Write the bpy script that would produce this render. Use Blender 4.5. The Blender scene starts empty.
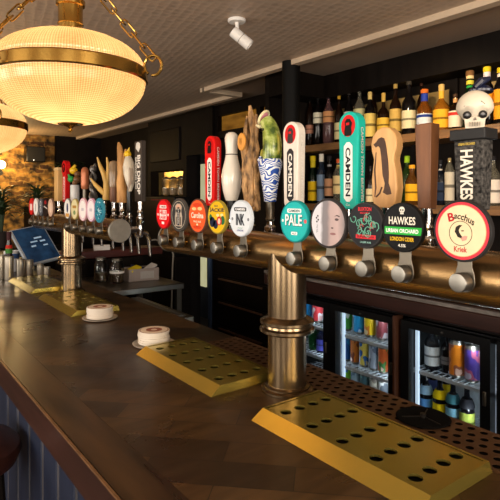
import bpy, bmesh, math, random
from mathutils import Matrix, Vector
random.seed(7)
PI = math.pi
sc = bpy.context.scene
COL = sc.collection
CAMZ = 1.54
SN, CS = math.sin(math.radians(37.1)), math.cos(math.radians(37.1))
FPX, HOR = 515.0, 197.0
CT = 1.07            # bar worktop height
CEIL = 2.34

# ---------- placing: a pixel column seen on a vertical plane X = const ----------
def _ab(px):
    u = (px - 250) / FPX
    return SN + CS * u, CS - SN * u
def yat(px, X):
    a, b = _ab(px); return X * b / a
def zd(px, X):
    return X / _ab(px)[0]
def hz(py, Z):
    return CAMZ - (py - HOR) * Z / FPX

# ---------- materials ----------
def lin(c):
    c = c / 255.0
    return c / 12.92 if c <= 0.04045 else ((c + 0.055) / 1.055) ** 2.4
def rgb(c):
    return (lin(c[0]), lin(c[1]), lin(c[2]), 1.0)
_mc = {}
def mat(name, col, rough=0.5, metal=0.0, var=0.10, scale=18, stretch=(1, 1, 1), bump=0.0,
        coat=0.0, trans=0.0, col2=None, emit=0.0, ior=1.45, spec=0.5, rvar=0.0):
    if name in _mc: return _mc[name]
    m = bpy.data.materials.new(name); m.use_nodes = True
    nt = m.node_tree; N = nt.nodes; L = nt.links
    b = N['Principled BSDF']
    tc = N.new('ShaderNodeTexCoord'); mp = N.new('ShaderNodeMapping')
    mp.inputs['Scale'].default_value = stretch
    nz = N.new('ShaderNodeTexNoise'); nz.inputs['Scale'].default_value = scale; nz.inputs['Detail'].default_value = 4
    L.new(tc.outputs['Object'], mp.inputs['Vector']); L.new(mp.outputs['Vector'], nz.inputs['Vector'])
    rp = N.new('ShaderNodeValToRGB')
    c1 = rgb(col); c2 = rgb(col2) if col2 else c1
    rp.color_ramp.elements[0].position = 0.3; rp.color_ramp.elements[1].position = 0.7
    rp.color_ramp.elements[0].color = tuple(v * (1 - var) for v in c1[:3]) + (1,)
    rp.color_ramp.elements[1].color = tuple(min(1, v * (1 + var)) for v in c2[:3]) + (1,)
    L.new(nz.outputs['Fac'], rp.inputs['Fac']); L.new(rp.outputs['Color'], b.inputs['Base Color'])
    b.inputs['Roughness'].default_value = rough; b.inputs['Metallic'].default_value = metal
    b.inputs['Coat Weight'].default_value = coat; b.inputs['Coat Roughness'].default_value = 0.08
    b.inputs['Transmission Weight'].default_value = trans; b.inputs['IOR'].default_value = ior
    b.inputs['Specular IOR Level'].default_value = spec
    if rvar:
        mr = N.new('ShaderNodeMapRange')
        mr.inputs['To Min'].default_value = max(0.02, rough - rvar); mr.inputs['To Max'].default_value = rough + rvar
        L.new(nz.outputs['Fac'], mr.inputs['Value']); L.new(mr.outputs['Result'], b.inputs['Roughness'])
    if bump:
        bp = N.new('ShaderNodeBump'); bp.inputs['Strength'].default_value = bump; bp.inputs['Distance'].default_value = 0.002
        L.new(nz.outputs['Fac'], bp.inputs['Height']); L.new(bp.outputs['Normal'], b.inputs['Normal'])
    if emit:
        L.new(rp.outputs['Color'], b.inputs['Emission Color']); b.inputs['Emission Strength'].default_value = emit
    _mc[name] = m
    return m
def paint(c, rough=0.45):
    return mat('print_%d_%d_%d_%d' % (tuple(c) + (int(rough * 100),)), c, rough, var=0.04, scale=60, spec=0.08)

BRASS = mat('aged_brass', (150, 120, 80), 0.26, 0.96, var=0.05, scale=3, stretch=(30, 1, 30), rvar=0.03)
BRASSV = mat('aged_brass_column', (132, 112, 86), 0.24, 0.97, var=0.04, scale=6, stretch=(8, 8, 0.3), rvar=0.04)
BRIGHT = mat('polished_brass', (180, 142, 70), 0.17, 0.95, var=0.12, scale=12)
GOLD = mat('gold_tray', (192, 172, 82), 0.25, 0.90, var=0.02, scale=3)
STEEL = mat('brushed_steel', (128, 124, 116), 0.36, 0.95, var=0.04, scale=30)
DSTEEL = mat('dull_steel', (104, 97, 86), 0.36, 0.9, var=0.06, scale=30)
DISC = mat('steel_end_cap', (150, 145, 135), 0.42, 0.7, var=0.1, scale=40)
CHROME = mat('chrome', (205, 205, 205), 0.10, 1.0, var=0.03)
HOLE = mat('dark_void', (5, 4, 3), 0.9, var=0.1, spec=0.1)
STRIP = mat('bronze_strip', (96, 68, 46), 0.4, 0.6, var=0.12, scale=20)
DARKW = mat('black_stained_wood', (18, 13, 10), 0.5, var=0.3, scale=6, stretch=(3, 3, 0.5), bump=0.05, spec=0.10)
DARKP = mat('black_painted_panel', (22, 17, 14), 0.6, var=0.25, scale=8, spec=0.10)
SHELFW = mat('oiled_oak_shelf', (112, 78, 42), 0.45, var=0.25, scale=6, stretch=(6, 0.6, 6), col2=(128, 90, 50))
BACKW = mat('olive_back_panel', (128, 106, 62), 0.4, var=0.25, scale=5, col2=(146, 120, 70))
MAHOG = mat('mahogany_edge', (46, 24, 18), 0.33, var=0.25, scale=6, stretch=(8, 0.7, 8), coat=0.2)
NAVY = mat('navy_paint', (27, 34, 53), 0.45, var=0.15, scale=9, stretch=(2, 2, 0.5))
NAVYD = mat('navy_dark_gap', (18, 22, 34), 0.6, var=0.15)
BEAD = mat('worn_bead', (66, 64, 68), 0.45, var=0.4, scale=30, stretch=(1, 1, 0.3))
BLACK = mat('black_plastic', (14, 14, 15), 0.3, var=0.1)
WHITE = paint((236, 234, 228))
OFFW = paint((222, 214, 202))
INKK = paint((22, 22, 22))
GLASS = mat('clear_glass', (238, 240, 236), 0.03, trans=1.0, var=0.02, ior=1.45)
WHITEM = mat('white_lamp_metal', (225, 220, 214), 0.4, var=0.04)
FRIDGEIN = mat('fridge_liner', (196, 206, 214), 0.4, var=0.05)
WIRE = mat('white_wire', (205, 212, 218), 0.35, 0.3, var=0.05)
LED = mat('led_strip', (215, 235, 255), 0.5, emit=0.6, var=0.01)

# ---------- mesh builder ----------
class MB:
    def __init__(s): s.v = []; s.f = []
    def add(s, vs, fs, M=None):
        o = len(s.v)
        s.v += [tuple(M @ Vector(p)) if M is not None else tuple(p) for p in vs]
        s.f += [tuple(i + o for i in f) for f in fs]
        return s
    def box(s, x0, x1, y0, y1, z0, z1, M=None):
        vs = [(x0,y0,z0),(x1,y0,z0),(x1,y1,z0),(x0,y1,z0),(x0,y0,z1),(x1,y0,z1),(x1,y1,z1),(x0,y1,z1)]
        return s.add(vs, [(0,3,2,1),(4,5,6,7),(0,1,5,4),(1,2,6,5),(2,3,7,6),(3,0,4,7)], M)
    def frus(s, r0, r1, z0, z1, M=None):      # r = (x0,x1,y0,y1)
        a, b = r0, r1
        vs = [(a[0],a[2],z0),(a[1],a[2],z0),(a[1],a[3],z0),(a[0],a[3],z0),(b[0],b[2],z1),(b[1],b[2],z1),(b[1],b[3],z1),(b[0],b[3],z1)]
        return s.add(vs, [(0,3,2,1),(4,5,6,7),(0,1,5,4),(1,2,6,5),(2,3,7,6),(3,0,4,7)], M)
    def lathe(s, prof, n=24, M=None, rib=0.0, sx=1.0, sy=1.0):      # prof: (r, z) bottom to top; closed where r==0
        vs = []; fs = []
        rows = []
        for (r, z) in prof:
            if r <= 1e-7:
                rows.append([len(vs)]); vs.append((0, 0, z))
            else:
                row = []
                for k in range(n):
                    a = 2 * PI * k / n
                    rr = r * (1 + (rib if k % 2 else -rib))
                    row.append(len(vs)); vs.append((rr * math.cos(a) * sx, rr * math.sin(a) * sy, z))
                rows.append(row)
        for A, B in zip(rows, rows[1:]):
            for k in range(n):
                k2 = (k + 1) % n
                if len(A) == 1 and len(B) == 1: continue
                if len(A) == 1: fs.append((A[0], B[k2], B[k]))
                elif len(B) == 1: fs.append((A[k], A[k2], B[0]))
                else: fs.append((A[k], A[k2], B[k2], B[k]))
        return s.add(vs, fs, M)
    def cyl(s, r, z0, z1, n=24, M=None):
        return s.lathe([(0, z0), (r, z0), (r, z1), (0, z1)], n, M)
    def ring(s, r0, r1, z0, z1, n=32, M=None):
        vs = []; fs = []
        for k in range(n):
            a = 2 * PI * k / n; c, d = math.cos(a), math.sin(a)
            vs += [(r0*c,r0*d,z0),(r1*c,r1*d,z0),(r1*c,r1*d,z1),(r0*c,r0*d,z1)]
        for k in range(n):
            i = 4*k; j = 4*((k+1) % n)
            fs += [(i,j,j+1,i+1),(i+1,j+1,j+2,i+2),(i+2,j+2,j+3,i+3),(i+3,j+3,j,i)]
        return s.add(vs, fs, M)
    def prism(s, pts, z0, z1, M=None):
        n = len(pts)
        vs = [(p[0],p[1],z0) for p in pts] + [(p[0],p[1],z1) for p in pts]
        fs = [tuple(range(n-1,-1,-1)), tuple(range(n,2*n))] + [(k,(k+1)%n,n+(k+1)%n,n+k) for k in range(n)]
        return s.add(vs, fs, M)
    def tube(s, path, rad, n=10, M=None, closed=False, wob=0.0):
        P = [Vector(p) for p in path]; vs = []; fs = []
        R = rad if isinstance(rad, (list, tuple)) else [rad] * len(P)
        up = Vector((0.31, 0.17, 0.93))
        for i, p in enumerate(P):
            if closed: t = P[(i+1) % len(P)] - P[i-1]
            else: t = P[min(i+1, len(P)-1)] - P[max(i-1, 0)]
            t.normalize()
            a = t.cross(up)
            if a.length < 0.05: a = t.cross(Vector((1, 0, 0)))
            a.normalize(); b = t.cross(a)
            for k in range(n):
                th = 2*PI*k/n
                rr = R[i] * (1 + (random.uniform(-wob, wob) if wob else 0))
                vs.append(tuple(p + a*(rr*math.cos(th)) + b*(rr*math.sin(th))))
        m = len(P)
        for i in range(m if closed else m-1):
            for k in range(n):
                i2 = (i+1) % m
                fs.append((i*n+k, i*n+(k+1)%n, i2*n+(k+1)%n, i2*n+k))
        if not closed:
            fs.append(tuple(range(n-1,-1,-1))); fs.append(tuple((m-1)*n+k for k in range(n)))
        return s.add(vs, fs, M)
    def ball(s, r, M=None, n=20, m=12):
        return s.lathe([(r*math.sin(PI*i/m), -r*math.cos(PI*i/m)) if 0 < i < m else (0, -r*math.cos(PI*i/m)) for i in range(m+1)], n, M)
    def build(s, name, m, parent=None, smooth=True, bevel=0.0, label=None):
        me = bpy.data.meshes.new(name); me.from_pydata(s.v, [], s.f)
        bm = bmesh.new(); bm.from_mesh(me); bmesh.ops.recalc_face_normals(bm, faces=bm.faces); bm.to_mesh(me); bm.free()
        me.materials.append(m)
        o = bpy.data.objects.new(name, me); COL.objects.link(o)
        if parent is not None: o.parent = parent
        if bevel:
            bv = o.modifiers.new('Bevel', 'BEVEL'); bv.width = bevel; bv.segments = 2; bv.limit_method = 'ANGLE'
        if smooth:
            for p in me.polygons: p.use_smooth = True
            me.set_sharp_from_angle(angle=math.radians(35))
        if label: o['label'] = label
        return o
def T(x, y, z): return Matrix.Translation((x, y, z))
def R(a, ax): return Matrix.Rotation(math.radians(a), 4, ax)
ALONGY = R(-90, 'X')         # local +z -> +y
ALONGX = R(90, 'Y')          # local +z -> +x
def tag(o, label, cat, group=None):
    o['label'] = label; o['category'] = cat
    if group: o['group'] = group
    return o
def thing(name, label, cat, loc=(0, 0, 0), rot=None, group=None):
    o = bpy.data.objects.new(name, None); COL.objects.link(o)
    o.empty_display_size = 0.05
    o.location = loc
    if rot is not None: o.rotation_euler = rot
    return tag(o, label, cat, group)
def struct(o): o['kind'] = 'structure'; return o
# frame facing the customer: local x = right, y = up, z = out towards the customer
FACE = Matrix(((0, 0, -1), (-1, 0, 0), (0, 1, 0))).to_euler()

def text(parent, s, cx, cy, w, h, z, m, rot=0, arc=0.0, name='lettering', off=0.0, pre=None):
    cu = bpy.data.curves.new('txt', 'FONT'); cu.body = s; cu.align_x = 'CENTER'; cu.align_y = 'CENTER'
    cu.offset = off; cu.extrude = 0.0; cu.resolution_u = 3
    t = bpy.data.objects.new('txt', cu); COL.objects.link(t)
    dg = bpy.context.evaluated_depsgraph_get(); dg.update()
    me = bpy.data.meshes.new_from_object(t.evaluated_get(dg))
    bpy.data.objects.remove(t); bpy.data.curves.remove(cu)
    xs = [v.co.x for v in me.vertices]; ys = [v.co.y for v in me.vertices]
    x0, x1, y0, y1 = min(xs), max(xs), min(ys), max(ys)
    a = math.radians(rot); ca, sa = math.cos(a), math.sin(a)
    for v in me.vertices:
        x = ((v.co.x - x0) / (x1 - x0) - 0.5) * w; y = ((v.co.y - y0) / (y1 - y0) - 0.5) * h
        y -= arc * x * x
        v.co = (cx + x*ca - y*sa, cy + x*sa + y*ca, z)
        if pre is not None: v.co = pre @ v.co
    me.materials.clear(); me.materials.append(m)
    me.name = name
    o = bpy.data.objects.new(name, me); COL.objects.link(o); o.parent = parent
    return o
def stadium(w, h, n=10, r=None, cx=0, cy=0):
    r = min(w, h)/2 if r is None else r
    pts = []
    for (sx, sy, a0) in ((1,1,0),(-1,1,90),(-1,-1,180),(1,-1,270)):
        for k in range(n+1):
            a = math.radians(a0 + 90*k/n)
            pts.append((cx + sx*(w/2-r) + r*math.cos(a), cy + sy*(h/2-r) + r*math.sin(a)))
    return pts
def ell(cx, cy, a, b, n=28): return [(cx + a*math.cos(2*PI*k/n), cy + b*math.sin(2*PI*k/n)) for k in range(n)]

# =====================================================================
#  SETTING
# =====================================================================
def nodemat(name, build):
    m = bpy.data.materials.new(name); m.use_nodes = True
    build(m.node_tree, m.node_tree.nodes, m.node_tree.links, m.node_tree.nodes['Principled BSDF']); return m
def coords(N, L, rot=(0,0,0), scale=(1,1,1)):
    tc = N.new('ShaderNodeTexCoord'); mp = N.new('ShaderNodeMapping')
    mp.inputs['Rotation'].default_value = rot; mp.inputs['Scale'].default_value = scale
    L.new(tc.outputs['Object'], mp.inputs['Vector']); return mp.outputs['Vector']
def _brick(nt, N, L, b):
    v = coords(N, L, rot=(PI/2, 0, 0))
    bt = N.new('ShaderNodeTexBrick'); bt.inputs['Scale'].default_value = 1.0
    bt.inputs['Brick Width'].default_value = 0.17; bt.inputs['Row Height'].default_value = 0.058
    bt.inputs['Mortar Size'].default_value = 0.008; bt.inputs['Mortar Smooth'].default_value = 0.5
    bt.inputs['Color1'].default_value = rgb((168, 122, 52)); bt.inputs['Color2'].default_value = rgb((70, 42, 20))
    bt.inputs['Mortar'].default_value = rgb((140, 108, 56))
    nz = N.new('ShaderNodeTexNoise'); nz.inputs['Scale'].default_value = 11; nz.inputs['Detail'].default_value = 6
    mx = N.new('ShaderNodeMix'); mx.data_type = 'RGBA'; mx.blend_type = 'OVERLAY'; mx.inputs[0].default_value = 0.9
    cr = N.new('ShaderNodeValToRGB'); cr.color_ramp.elements[0].position = 0.35; cr.color_ramp.elements[1].position = 0.65
    n3 = N.new('ShaderNodeTexNoise'); n3.inputs['Scale'].default_value = 9; L.new(v, n3.inputs['Vector'])
    va = N.new('ShaderNodeVectorMath'); va.operation = 'MULTIPLY_ADD'; va.inputs[1].default_value = (0.13, 0.10, 0.0)
    L.new(n3.outputs['Color'], va.inputs[0]); L.new(v, va.inputs[2])
    L.new(va.outputs[0], bt.inputs['Vector']); L.new(v, nz.inputs['Vector']); L.new(nz.outputs['Fac'], cr.inputs['Fac'])
    L.new(bt.outputs['Color'], mx.inputs[6]); L.new(cr.outputs['Color'], mx.inputs[7]); L.new(mx.outputs[2], b.inputs['Base Color'])
    b.inputs['Roughness'].default_value = 0.85
    bp = N.new('ShaderNodeBump'); bp.inputs['Strength'].default_value = 0.6; bp.inputs['Distance'].default_value = 0.02
    L.new(nz.outputs['Fac'], bp.inputs['Height']); L.new(bp.outputs['Normal'], b.inputs['Normal'])
BRICK = nodemat('warm_brick', _brick)
def _lincrusta(nt, N, L, b):
    v = coords(N, L, rot=(0, 0, math.radians(12)), scale=(1, 1, 1))
    w1 = N.new('ShaderNodeTexVoronoi'); w1.inputs['Scale'].default_value = 26
    w1.distance = 'EUCLIDEAN'
    try: w1.inputs['Randomness'].default_value = 0.25
    except Exception: pass
    L.new(v, w1.inputs['Vector'])
    cr = N.new('ShaderNodeValToRGB'); cr.color_ramp.elements[0].position = 0.05; cr.color_ramp.elements[1].position = 0.6
    cr.color_ramp.elements[0].color = rgb((150, 128, 110)); cr.color_ramp.elements[1].color = rgb((190, 166, 144))
    L.new(w1.outputs['Distance'], cr.inputs['Fac']); L.new(cr.outputs['Color'], b.inputs['Base Color'])
    bp = N.new('ShaderNodeBump'); bp.inputs['Strength'].default_value = 0.5; bp.inputs['Distance'].default_value = 0.006
    L.new(w1.outputs['Distance'], bp.inputs['Height']); L.new(bp.outputs['Normal'], b.inputs['Normal'])
    b.inputs['Roughness'].default_value = 0.5
LINC = nodemat('embossed_ceiling_paper', _lincrusta)
PLAS = mat('ceiling_plaster', (148, 130, 114), 0.6, var=0.06, scale=3)
TRIMM = mat('ceiling_beading', (196, 174, 148), 0.85, var=0.05)
FLOORM = mat('dark_floor', (58, 44, 34), 0.5, var=0.25, scale=3)
WALLM = mat('brown_wall', (96, 74, 52), 0.7, var=0.08, scale=3)

YN, YF, XL, XB = -2.4, 6.9, -2.4, 2.55
struct(MB().box(XL, 3.6, YN, 7.2, -0.1, 0).build('floor', FLOORM))
struct(MB().box(XL, 3.6, YN, 7.2, CEIL, CEIL+0.1).build('ceiling', PLAS))
tp = MB(); tp.box(XL, 1.99, YN, 3.20, CEIL-0.006, CEIL+0.001); tp.box(XL, 2.30, 3.20, YF, CEIL-0.006, CEIL+0.001)
struct(tp.build('ceiling_paper', LINC))
t = MB(); t.box(1.985, 2.035, YN, 3.20, CEIL-0.035, CEIL+0.001); t.box(1.985, 2.33, 3.18, 3.23, CEIL-0.035, CEIL+0.001); t.box(2.28, 2.33, 3.23, YF, CEIL-0.035, CEIL+0.001)
struct(t.build('trim_1', TRIMM))
struct(MB().box(XL, 2.02, YF, YF+0.15, 0, CEIL).build('wall_end', BRICK))
struct(MB().box(2.02, 3.0, YF-0.06, YF+0.15, 0, CEIL).build('wall_end_panelled', DARKP))
# unseen customer-side and rear walls; window openings added to let in fill light
def wall_with_holes(name, axis, pos, lo, hi, holes, m):
    b = MB(); cuts = [lo]
    def seg(a, c, z0, z1):
        if axis == 'X': b.box(pos-0.1, pos, a, c, z0, z1)
        else: b.box(a, c, pos-0.1, pos, z0, z1)
    cur = lo
    for (a, c, z0, z1) in holes:
        seg(cur, a, 0, CEIL); seg(a, c, 0, z0); seg(a, c, z1, CEIL); cur = c
    seg(cur, hi, 0, CEIL)
    return struct(b.build(name, m))
WL = [(-1.6, -0.2, 0.9, 2.15), (0.6, 2.0, 0.9, 2.15), (2.8, 4.2, 0.9, 2.15)]
WR = [(-1.6, -0.4, 0.9, 2.15), (0.4, 1.6, 0.9, 2.15)]
wall_with_holes('wall_left', 'X', XL, YN, 7.05, WL, WALLM)
wall_with_holes('wall_rear', 'Y', YN, XL, 3.6, WR, WALLM)
for i, (a, c, z0, z1) in enumerate(WL):
    f = MB()
    for (p, q, r, s_) in ((a, a+0.05, z0, z1), (c-0.05, c, z0, z1), (a, c, z0, z0+0.05), (a, c, z1-0.05, z1), ((a+c)/2-0.02, (a+c)/2+0.02, z0, z1)):
        f.box(XL-0.07, XL-0.03, p, q, r, s_)
    struct(f.build('window_%d' % (i+1), DARKW))  # frames of the added fill-light windows, customer side
for i, (a, c, z0, z1) in enumerate(WR):
    f = MB()
    for (p, q, r, s_) in ((a, a+0.05, z0, z1), (c-0.05, c, z0, z1), (a, c, z0, z0+0.05), (a, c, z1-0.05, z1), ((a+c)/2-0.02, (a+c)/2+0.02, z0, z1)):
        f.box(p, q, YN-0.07, YN-0.03, r, s_)
    struct(f.build('window_%d' % (i+4), DARKW))  # frames of the added fill-light windows, rear wall

# back wall behind the bar, left of the pole: panelling, transom, doorway, cupboards
wb = MB()
wb.box(XB, XB+0.1, 2.645, 3.85, 0, CEIL)
wb.box(2.46, 2.5495, 3.80, 3.85, 0, CEIL); wb.box(2.46, 2.52, 3.85, 4.26, 1.93, CEIL); wb.box(2.62, 2.72, 4.42, 6.95, 0, CEIL)
struct(wb.build('wall_back', DARKP))
struct(MB().box(2.62, 2.72, YN, 2.60, 0, CEIL).build('wall_back_bar', DARKP))  # near-black colour stands in for the shade behind the shelved bottles
fr = MB()      # transom frame
for (a, c, z0, z1) in ((2.66, 3.799, 2.245, CEIL-0.001), (2.66, 3.799, 2.05, 2.11), (2.66, 2.75, 2.11, 2.245), (3.16, 3.21, 2.11, 2.245), (3.755, 3.799, 2.11, 2.245)):
    fr.box(XB-0.06, XB-0.001, a, c, z0, z1)
struct(fr.build('trim_2', DARKW))
AMBER = mat('amber_transom_glass', (150, 104, 36), 0.25, var=0.3, scale=4, stretch=(1, 1, 4), col2=(176, 126, 48))
w6 = MB(); w6.box(XB-0.02, XB-0.002, 2.75, 3.16, 2.11, 2.245); w6.box(XB-0.02, XB-0.002, 3.21, 3.755, 2.11, 2.245)
struct(w6.build('window_6', AMBER))
# doorway: navy jambs, a dim navy passage and a narrow lit window in it
dj = MB(); dj.box(2.44, 2.47, 4.222, 4.258, 0, 1.25); dj.box(2.43, 2.462, 4.2585, 4.42, 0, 1.25); dj.box(2.44, 2.459, 3.80, 3.84, 0, 1.25)
DOORBLUE = mat('passage_blue', (58, 76, 104), 0.5, var=0.12, scale=5)
struct(dj.build('door_1', DOORBLUE))
struct(MB().box(3.5, 3.6, 3.5, 7.0, 0, CEIL).build('wall_passage', mat('passage_dark_blue', (40, 50, 68), 0.6, var=0.15)))
LITW = mat('lit_window', (226, 220, 170), 0.5, emit=0.55, var=0.12, scale=8)
struct(MB().box(3.48, 3.499, 5.53, 5.66, 0.40, 1.96).build('window_7', LITW))

# =====================================================================
#  BAR COUNTER
# =====================================================================
def _herring(nt, N, L, b):
    v = coords(N, L, rot=(0, 0, math.radians(45)))
    bt = N.new('ShaderNodeTexBrick'); bt.inputs['Scale'].default_value = 1.0; bt.offset = 0.5
    bt.inputs['Brick Width'].default_value = 0.26; bt.inputs['Row Height'].default_value = 0.075
    bt.inputs['Mortar Size'].default_value = 0.0012; bt.inputs['Mortar Smooth'].default_value = 0.4
    bt.inputs['Color1'].default_value = rgb((70, 49, 27)); bt.inputs['Color2'].default_value = rgb((32, 21, 12))
    bt.inputs['Mortar'].default_value = rgb((24, 15, 10))
    L.new(v, bt.inputs['Vector'])
    v2 = coords(N, L, rot=(0, 0, math.radians(45)), scale=(5, 40, 5))
    nz = N.new('ShaderNodeTexNoise'); nz.inputs['Scale'].default_value = 1.2; nz.inputs['Detail'].default_value = 6
    L.new(v2, nz.inputs['Vector'])
    mx = N.new('ShaderNodeMix'); mx.data_type = 'RGBA'; mx.blend_type = 'OVERLAY'; mx.inputs[0].default_value = 0.75
    L.new(bt.outputs['Color'], mx.inputs[6]); L.new(nz.outputs['Fac'], mx.inputs[7]); L.new(mx.outputs[2], b.inputs['Base Color'])
    n2 = N.new('ShaderNodeTexNoise'); n2.inputs['Scale'].default_value = 7; n2.inputs['Detail'].default_value = 5
    tc = N.new('ShaderNodeTexCoord'); L.new(tc.outputs['Object'], n2.inputs['Vector'])
    mr = N.new('ShaderNodeMapRange'); mr.inputs['From Min'].default_value = 0.3; mr.inputs['From Max'].default_value = 0.7
    mr.inputs['To Min'].default_value = 0.24; mr.inputs['To Max'].default_value = 0.42
    L.new(n2.outputs['Fac'], mr.inputs['Value']); L.new(mr.outputs['Result'], b.inputs['Roughness'])
    bp = N.new('ShaderNodeBump'); bp.inputs['Strength'].default_value = 0.10; bp.inputs['Distance'].default_value = 0.002
    L.new(n2.outputs['Fac'], bp.inputs['Height']); L.new(bp.outputs['Normal'], b.inputs['Normal'])
    b.inputs['Specular IOR Level'].default_value = 0.32
HERR = nodemat('herringbone_top', _herring)
BORDER = mat('worn_border_board', (34, 23, 14), 0.30, var=0.35, scale=4, stretch=(6, 0.8, 6), col2=(62, 42, 24), rvar=0.08, spec=0.35)
wt = thing('bar_worktop', 'long dark varnished wooden bar top laid in diagonal planks', 'bar top', (0.65, 2.0, CT-0.06))
def wl(b): return T(-0.65, -2.0, -(CT-0.06))
CY0, CY1 = -0.9, 5.2
MB().box(0.407, 1.0, CY0, CY1, CT-0.06, CT, wl(0)).build('plank_field', HERR, wt)
MB().box(0.325, 0.4065, CY0, CY1, CT-0.06, CT, wl(0)).build('border_board', BORDER, wt)
MB().box(0.318, 0.3248, CY0, CY1, CT-0.068, CT-0.002, wl(0)).build('front_edge', MAHOG, wt)
MB().box(0.3175, 0.3225, CY0, CY1, CT-0.002, CT+0.0012, wl(0)).build('edge_strip', mat('worn_edge_gold', (110, 78, 50), 0.4, 0.2, var=0.3, scale=30), wt)
bf = thing('bar_counter', 'navy panelled bar front with raised vertical beads under the worktop', 'bar front', (0.45, 2.0, 0))
b = MB(); b.box(0.0, 0.04, -2.9, 3.2, 0.0, CT-0.0685); b.box(0.36, 0.54, -2.9, 3.2, 0.0, 0.12); b.box(0.5, 0.54, -2.9, 3.2, 0.12, CT-0.0685)
b.build('carcass', NAVYD, bf)
k = 0; y = -1.0
while y < 3.1:
    MB().box(-0.018, 0.0, y+0.012, y+0.138, 0.08, CT-0.10).build('board', NAVY, bf, bevel=0.004)
    MB().tube([(-0.012, y, 0.08), (-0.012, y, CT-0.10)], 0.006, 8).build('bead', BEAD, bf)
    y += 0.15; k += 1
MB().box(-0.03, 0.0, -2.9, 3.2, CT-0.10, CT-0.07).build('top_rail', NAVY, bf)
MB().box(-0.03, 0.0, -2.9, 3.2, 0.0, 0.08).build('kickboard', NAVYD, bf)

# bar stool tucked at the counter
SEATM = mat('polished_red_brown_seat', (66, 32, 20), 0.36, var=0.4, scale=4, stretch=(4, 1, 1), coat=0.0)
st = thing('bar_stool', 'round red-brown wooden bar stool tucked at the navy bar front', 'stool', (0.245, 1.80, 0))
MB().lathe([(0, 0.70), (0.13, 0.70), (0.16, 0.712), (0.172, 0.74), (0.168, 0.765), (0.15, 0.782), (0.10, 0.79), (0, 0.79)], 40).build('seat', SEATM, st)
for sx, sy in ((1,1),(1,-1),(-1,1),(-1,-1)):
    MB().tube([(0.09*sx, 0.09*sy, 0.71), (0.13*sx, 0.13*sy, 0.0)], 0.014, 10).build('leg', DARKW, st)
MB().tube([(0.155*math.cos(2*PI*k/32), 0.155*math.sin(2*PI*k/32), 0.28) for k in range(32)], 0.009, 8, closed=True).build('foot_ring', BRIGHT, st)

# perforated plates ---------------------------------------------------
def perf(mb, x0, x1, y0, y1, nx, ny, r, z, depth, stagger=False, M=None, n=12):
    dx = (x1-x0)/nx; dy = (y1-y0)/ny
    for i in range(nx):
        for j in range(ny):
            ax, bx, ay, by = x0+i*dx, x0+(i+1)*dx, y0+j*dy, y0+(j+1)*dy
            cx, cy = (ax+bx)/2, (ay+by)/2
            if stagger: cy += dy*0.22*(1 if i % 2 else -1)
            vs = []; fs = []
            for q in range(n):
                a = 2*PI*q/n; c, s_ = math.cos(a), math.sin(a)
                # square boundary point along the same direction
                k1 = ((bx-cx) if c > 0 else (cx-ax)) / max(abs(c), 1e-6)
                k2 = ((by-cy) if s_ > 0 else (cy-ay)) / max(abs(s_), 1e-6)
                kk = min(k1, k2)
                vs += [(cx+r*c, cy+r*s_, z), (cx+kk*c, cy+kk*s_, z), (cx+r*c, cy+r*s_, z-depth)]
            for (sx, sy) in ((ax,ay),(bx,ay),(bx,by),(ax,by)): vs.append((sx, sy, z))
            for q in range(n):
                i0 = 3*q; i1 = 3*((q+1) % n)
                fs.append((i0, i0+1, i1+1, i1)); fs.append((i0, i1, i1+2, i0+2))
                # fill corner if the two boundary points sit on different sides
                p, p2 = vs[i0+1], vs[i1+1]
                for ci, (sx, sy) in enumerate(((ax,ay),(bx,ay),(bx,by),(ax,by))):
                    on1 = (abs(p[0]-sx) < 1e-6) != (abs(p[1]-sy) < 1e-6); on2 = (abs(p2[0]-sx) < 1e-6) != (abs(p2[1]-sy) < 1e-6)
                    if on1 and on2 and abs(p[0]-p2[0]) > 1e-6 and abs(p[1]-p2[1]) > 1e-6:
                        fs.append((i0+1, 3*n+ci, i1+1))
            mb.add(vs, fs, M)
    return mb
def drip_tray(y0, y1, label):
    cy = (y0+y1)/2; h = (y1-y0)/2
    o = thing('drip_tray', label, 'drip tray', (0.755, cy, CT), group='gold drip trays')
    # sloping skirt: bottom rect to top rect, hollow
    X0, X1 = -0.100, 0.103; x0, x1 = -0.071, 0.097; hh = h-0.003
    H = 0.021
    b = MB()
    o4 = [(X0,-h,0.0005),(X1,-h,0.0005),(X1,h,0.0005),(X0,h,0.0005)]; i4 = [(x0,-hh,H),(x1,-hh,H),(x1,hh,H),(x0,hh,H)]
    b.add(o4+i4, [(0,1,5,4),(1,2,6,5),(2,3,7,6),(3,0,4,7)])
    r = 0.006
    i5 = [(x0+r,-hh+r,H),(x1-r,-hh+r,H),(x1-r,hh-r,H),(x0+r,hh-r,H)]
    b.add(i4+i5, [(0,1,5,4),(1,2,6,5),(2,3,7,6),(3,0,4,7)])
    b.build('skirt', GOLD, o, smooth=False)
    p = perf(MB(), x0+r, x1-r, -hh+r, hh-r, 4, 5, 0.0122, H-0.001, 0.004, n=16)
    p.build('perforated_top', GOLD, o, smooth=False)
    MB().box(x0+0.002, x1-0.002, -hh+0.002, hh-0.002, 0.001, 0.012).build('well', HOLE, o, smooth=False)
    return o
drip_tray(0.450, 0.862, 'large gold perforated drip tray nearest the camera, right of the near brass column')
drip_tray(1.018, 1.43, 'gold drip tray left of the near brass column, beside the coaster stack')
drip_tray(2.03, 2.492, 'gold drip tray right of the far brass column behind the farther coaster stack')
drip_tray(2.635, 3.10, 'farthest gold drip tray, under the tilted till screen')
ds = thing('drain_strip', 'long bronze perforated drain strip along the back edge of the bar', 'drain strip', (0.93, 0.6, CT))
p = perf(MB(), -0.065, 0.065, -0.95, 0.80, 5, 66, 0.0082, 0.004, 0.0012, stagger=True, n=10)
p.build('perforated_plate', STRIP, ds, smooth=False)
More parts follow.
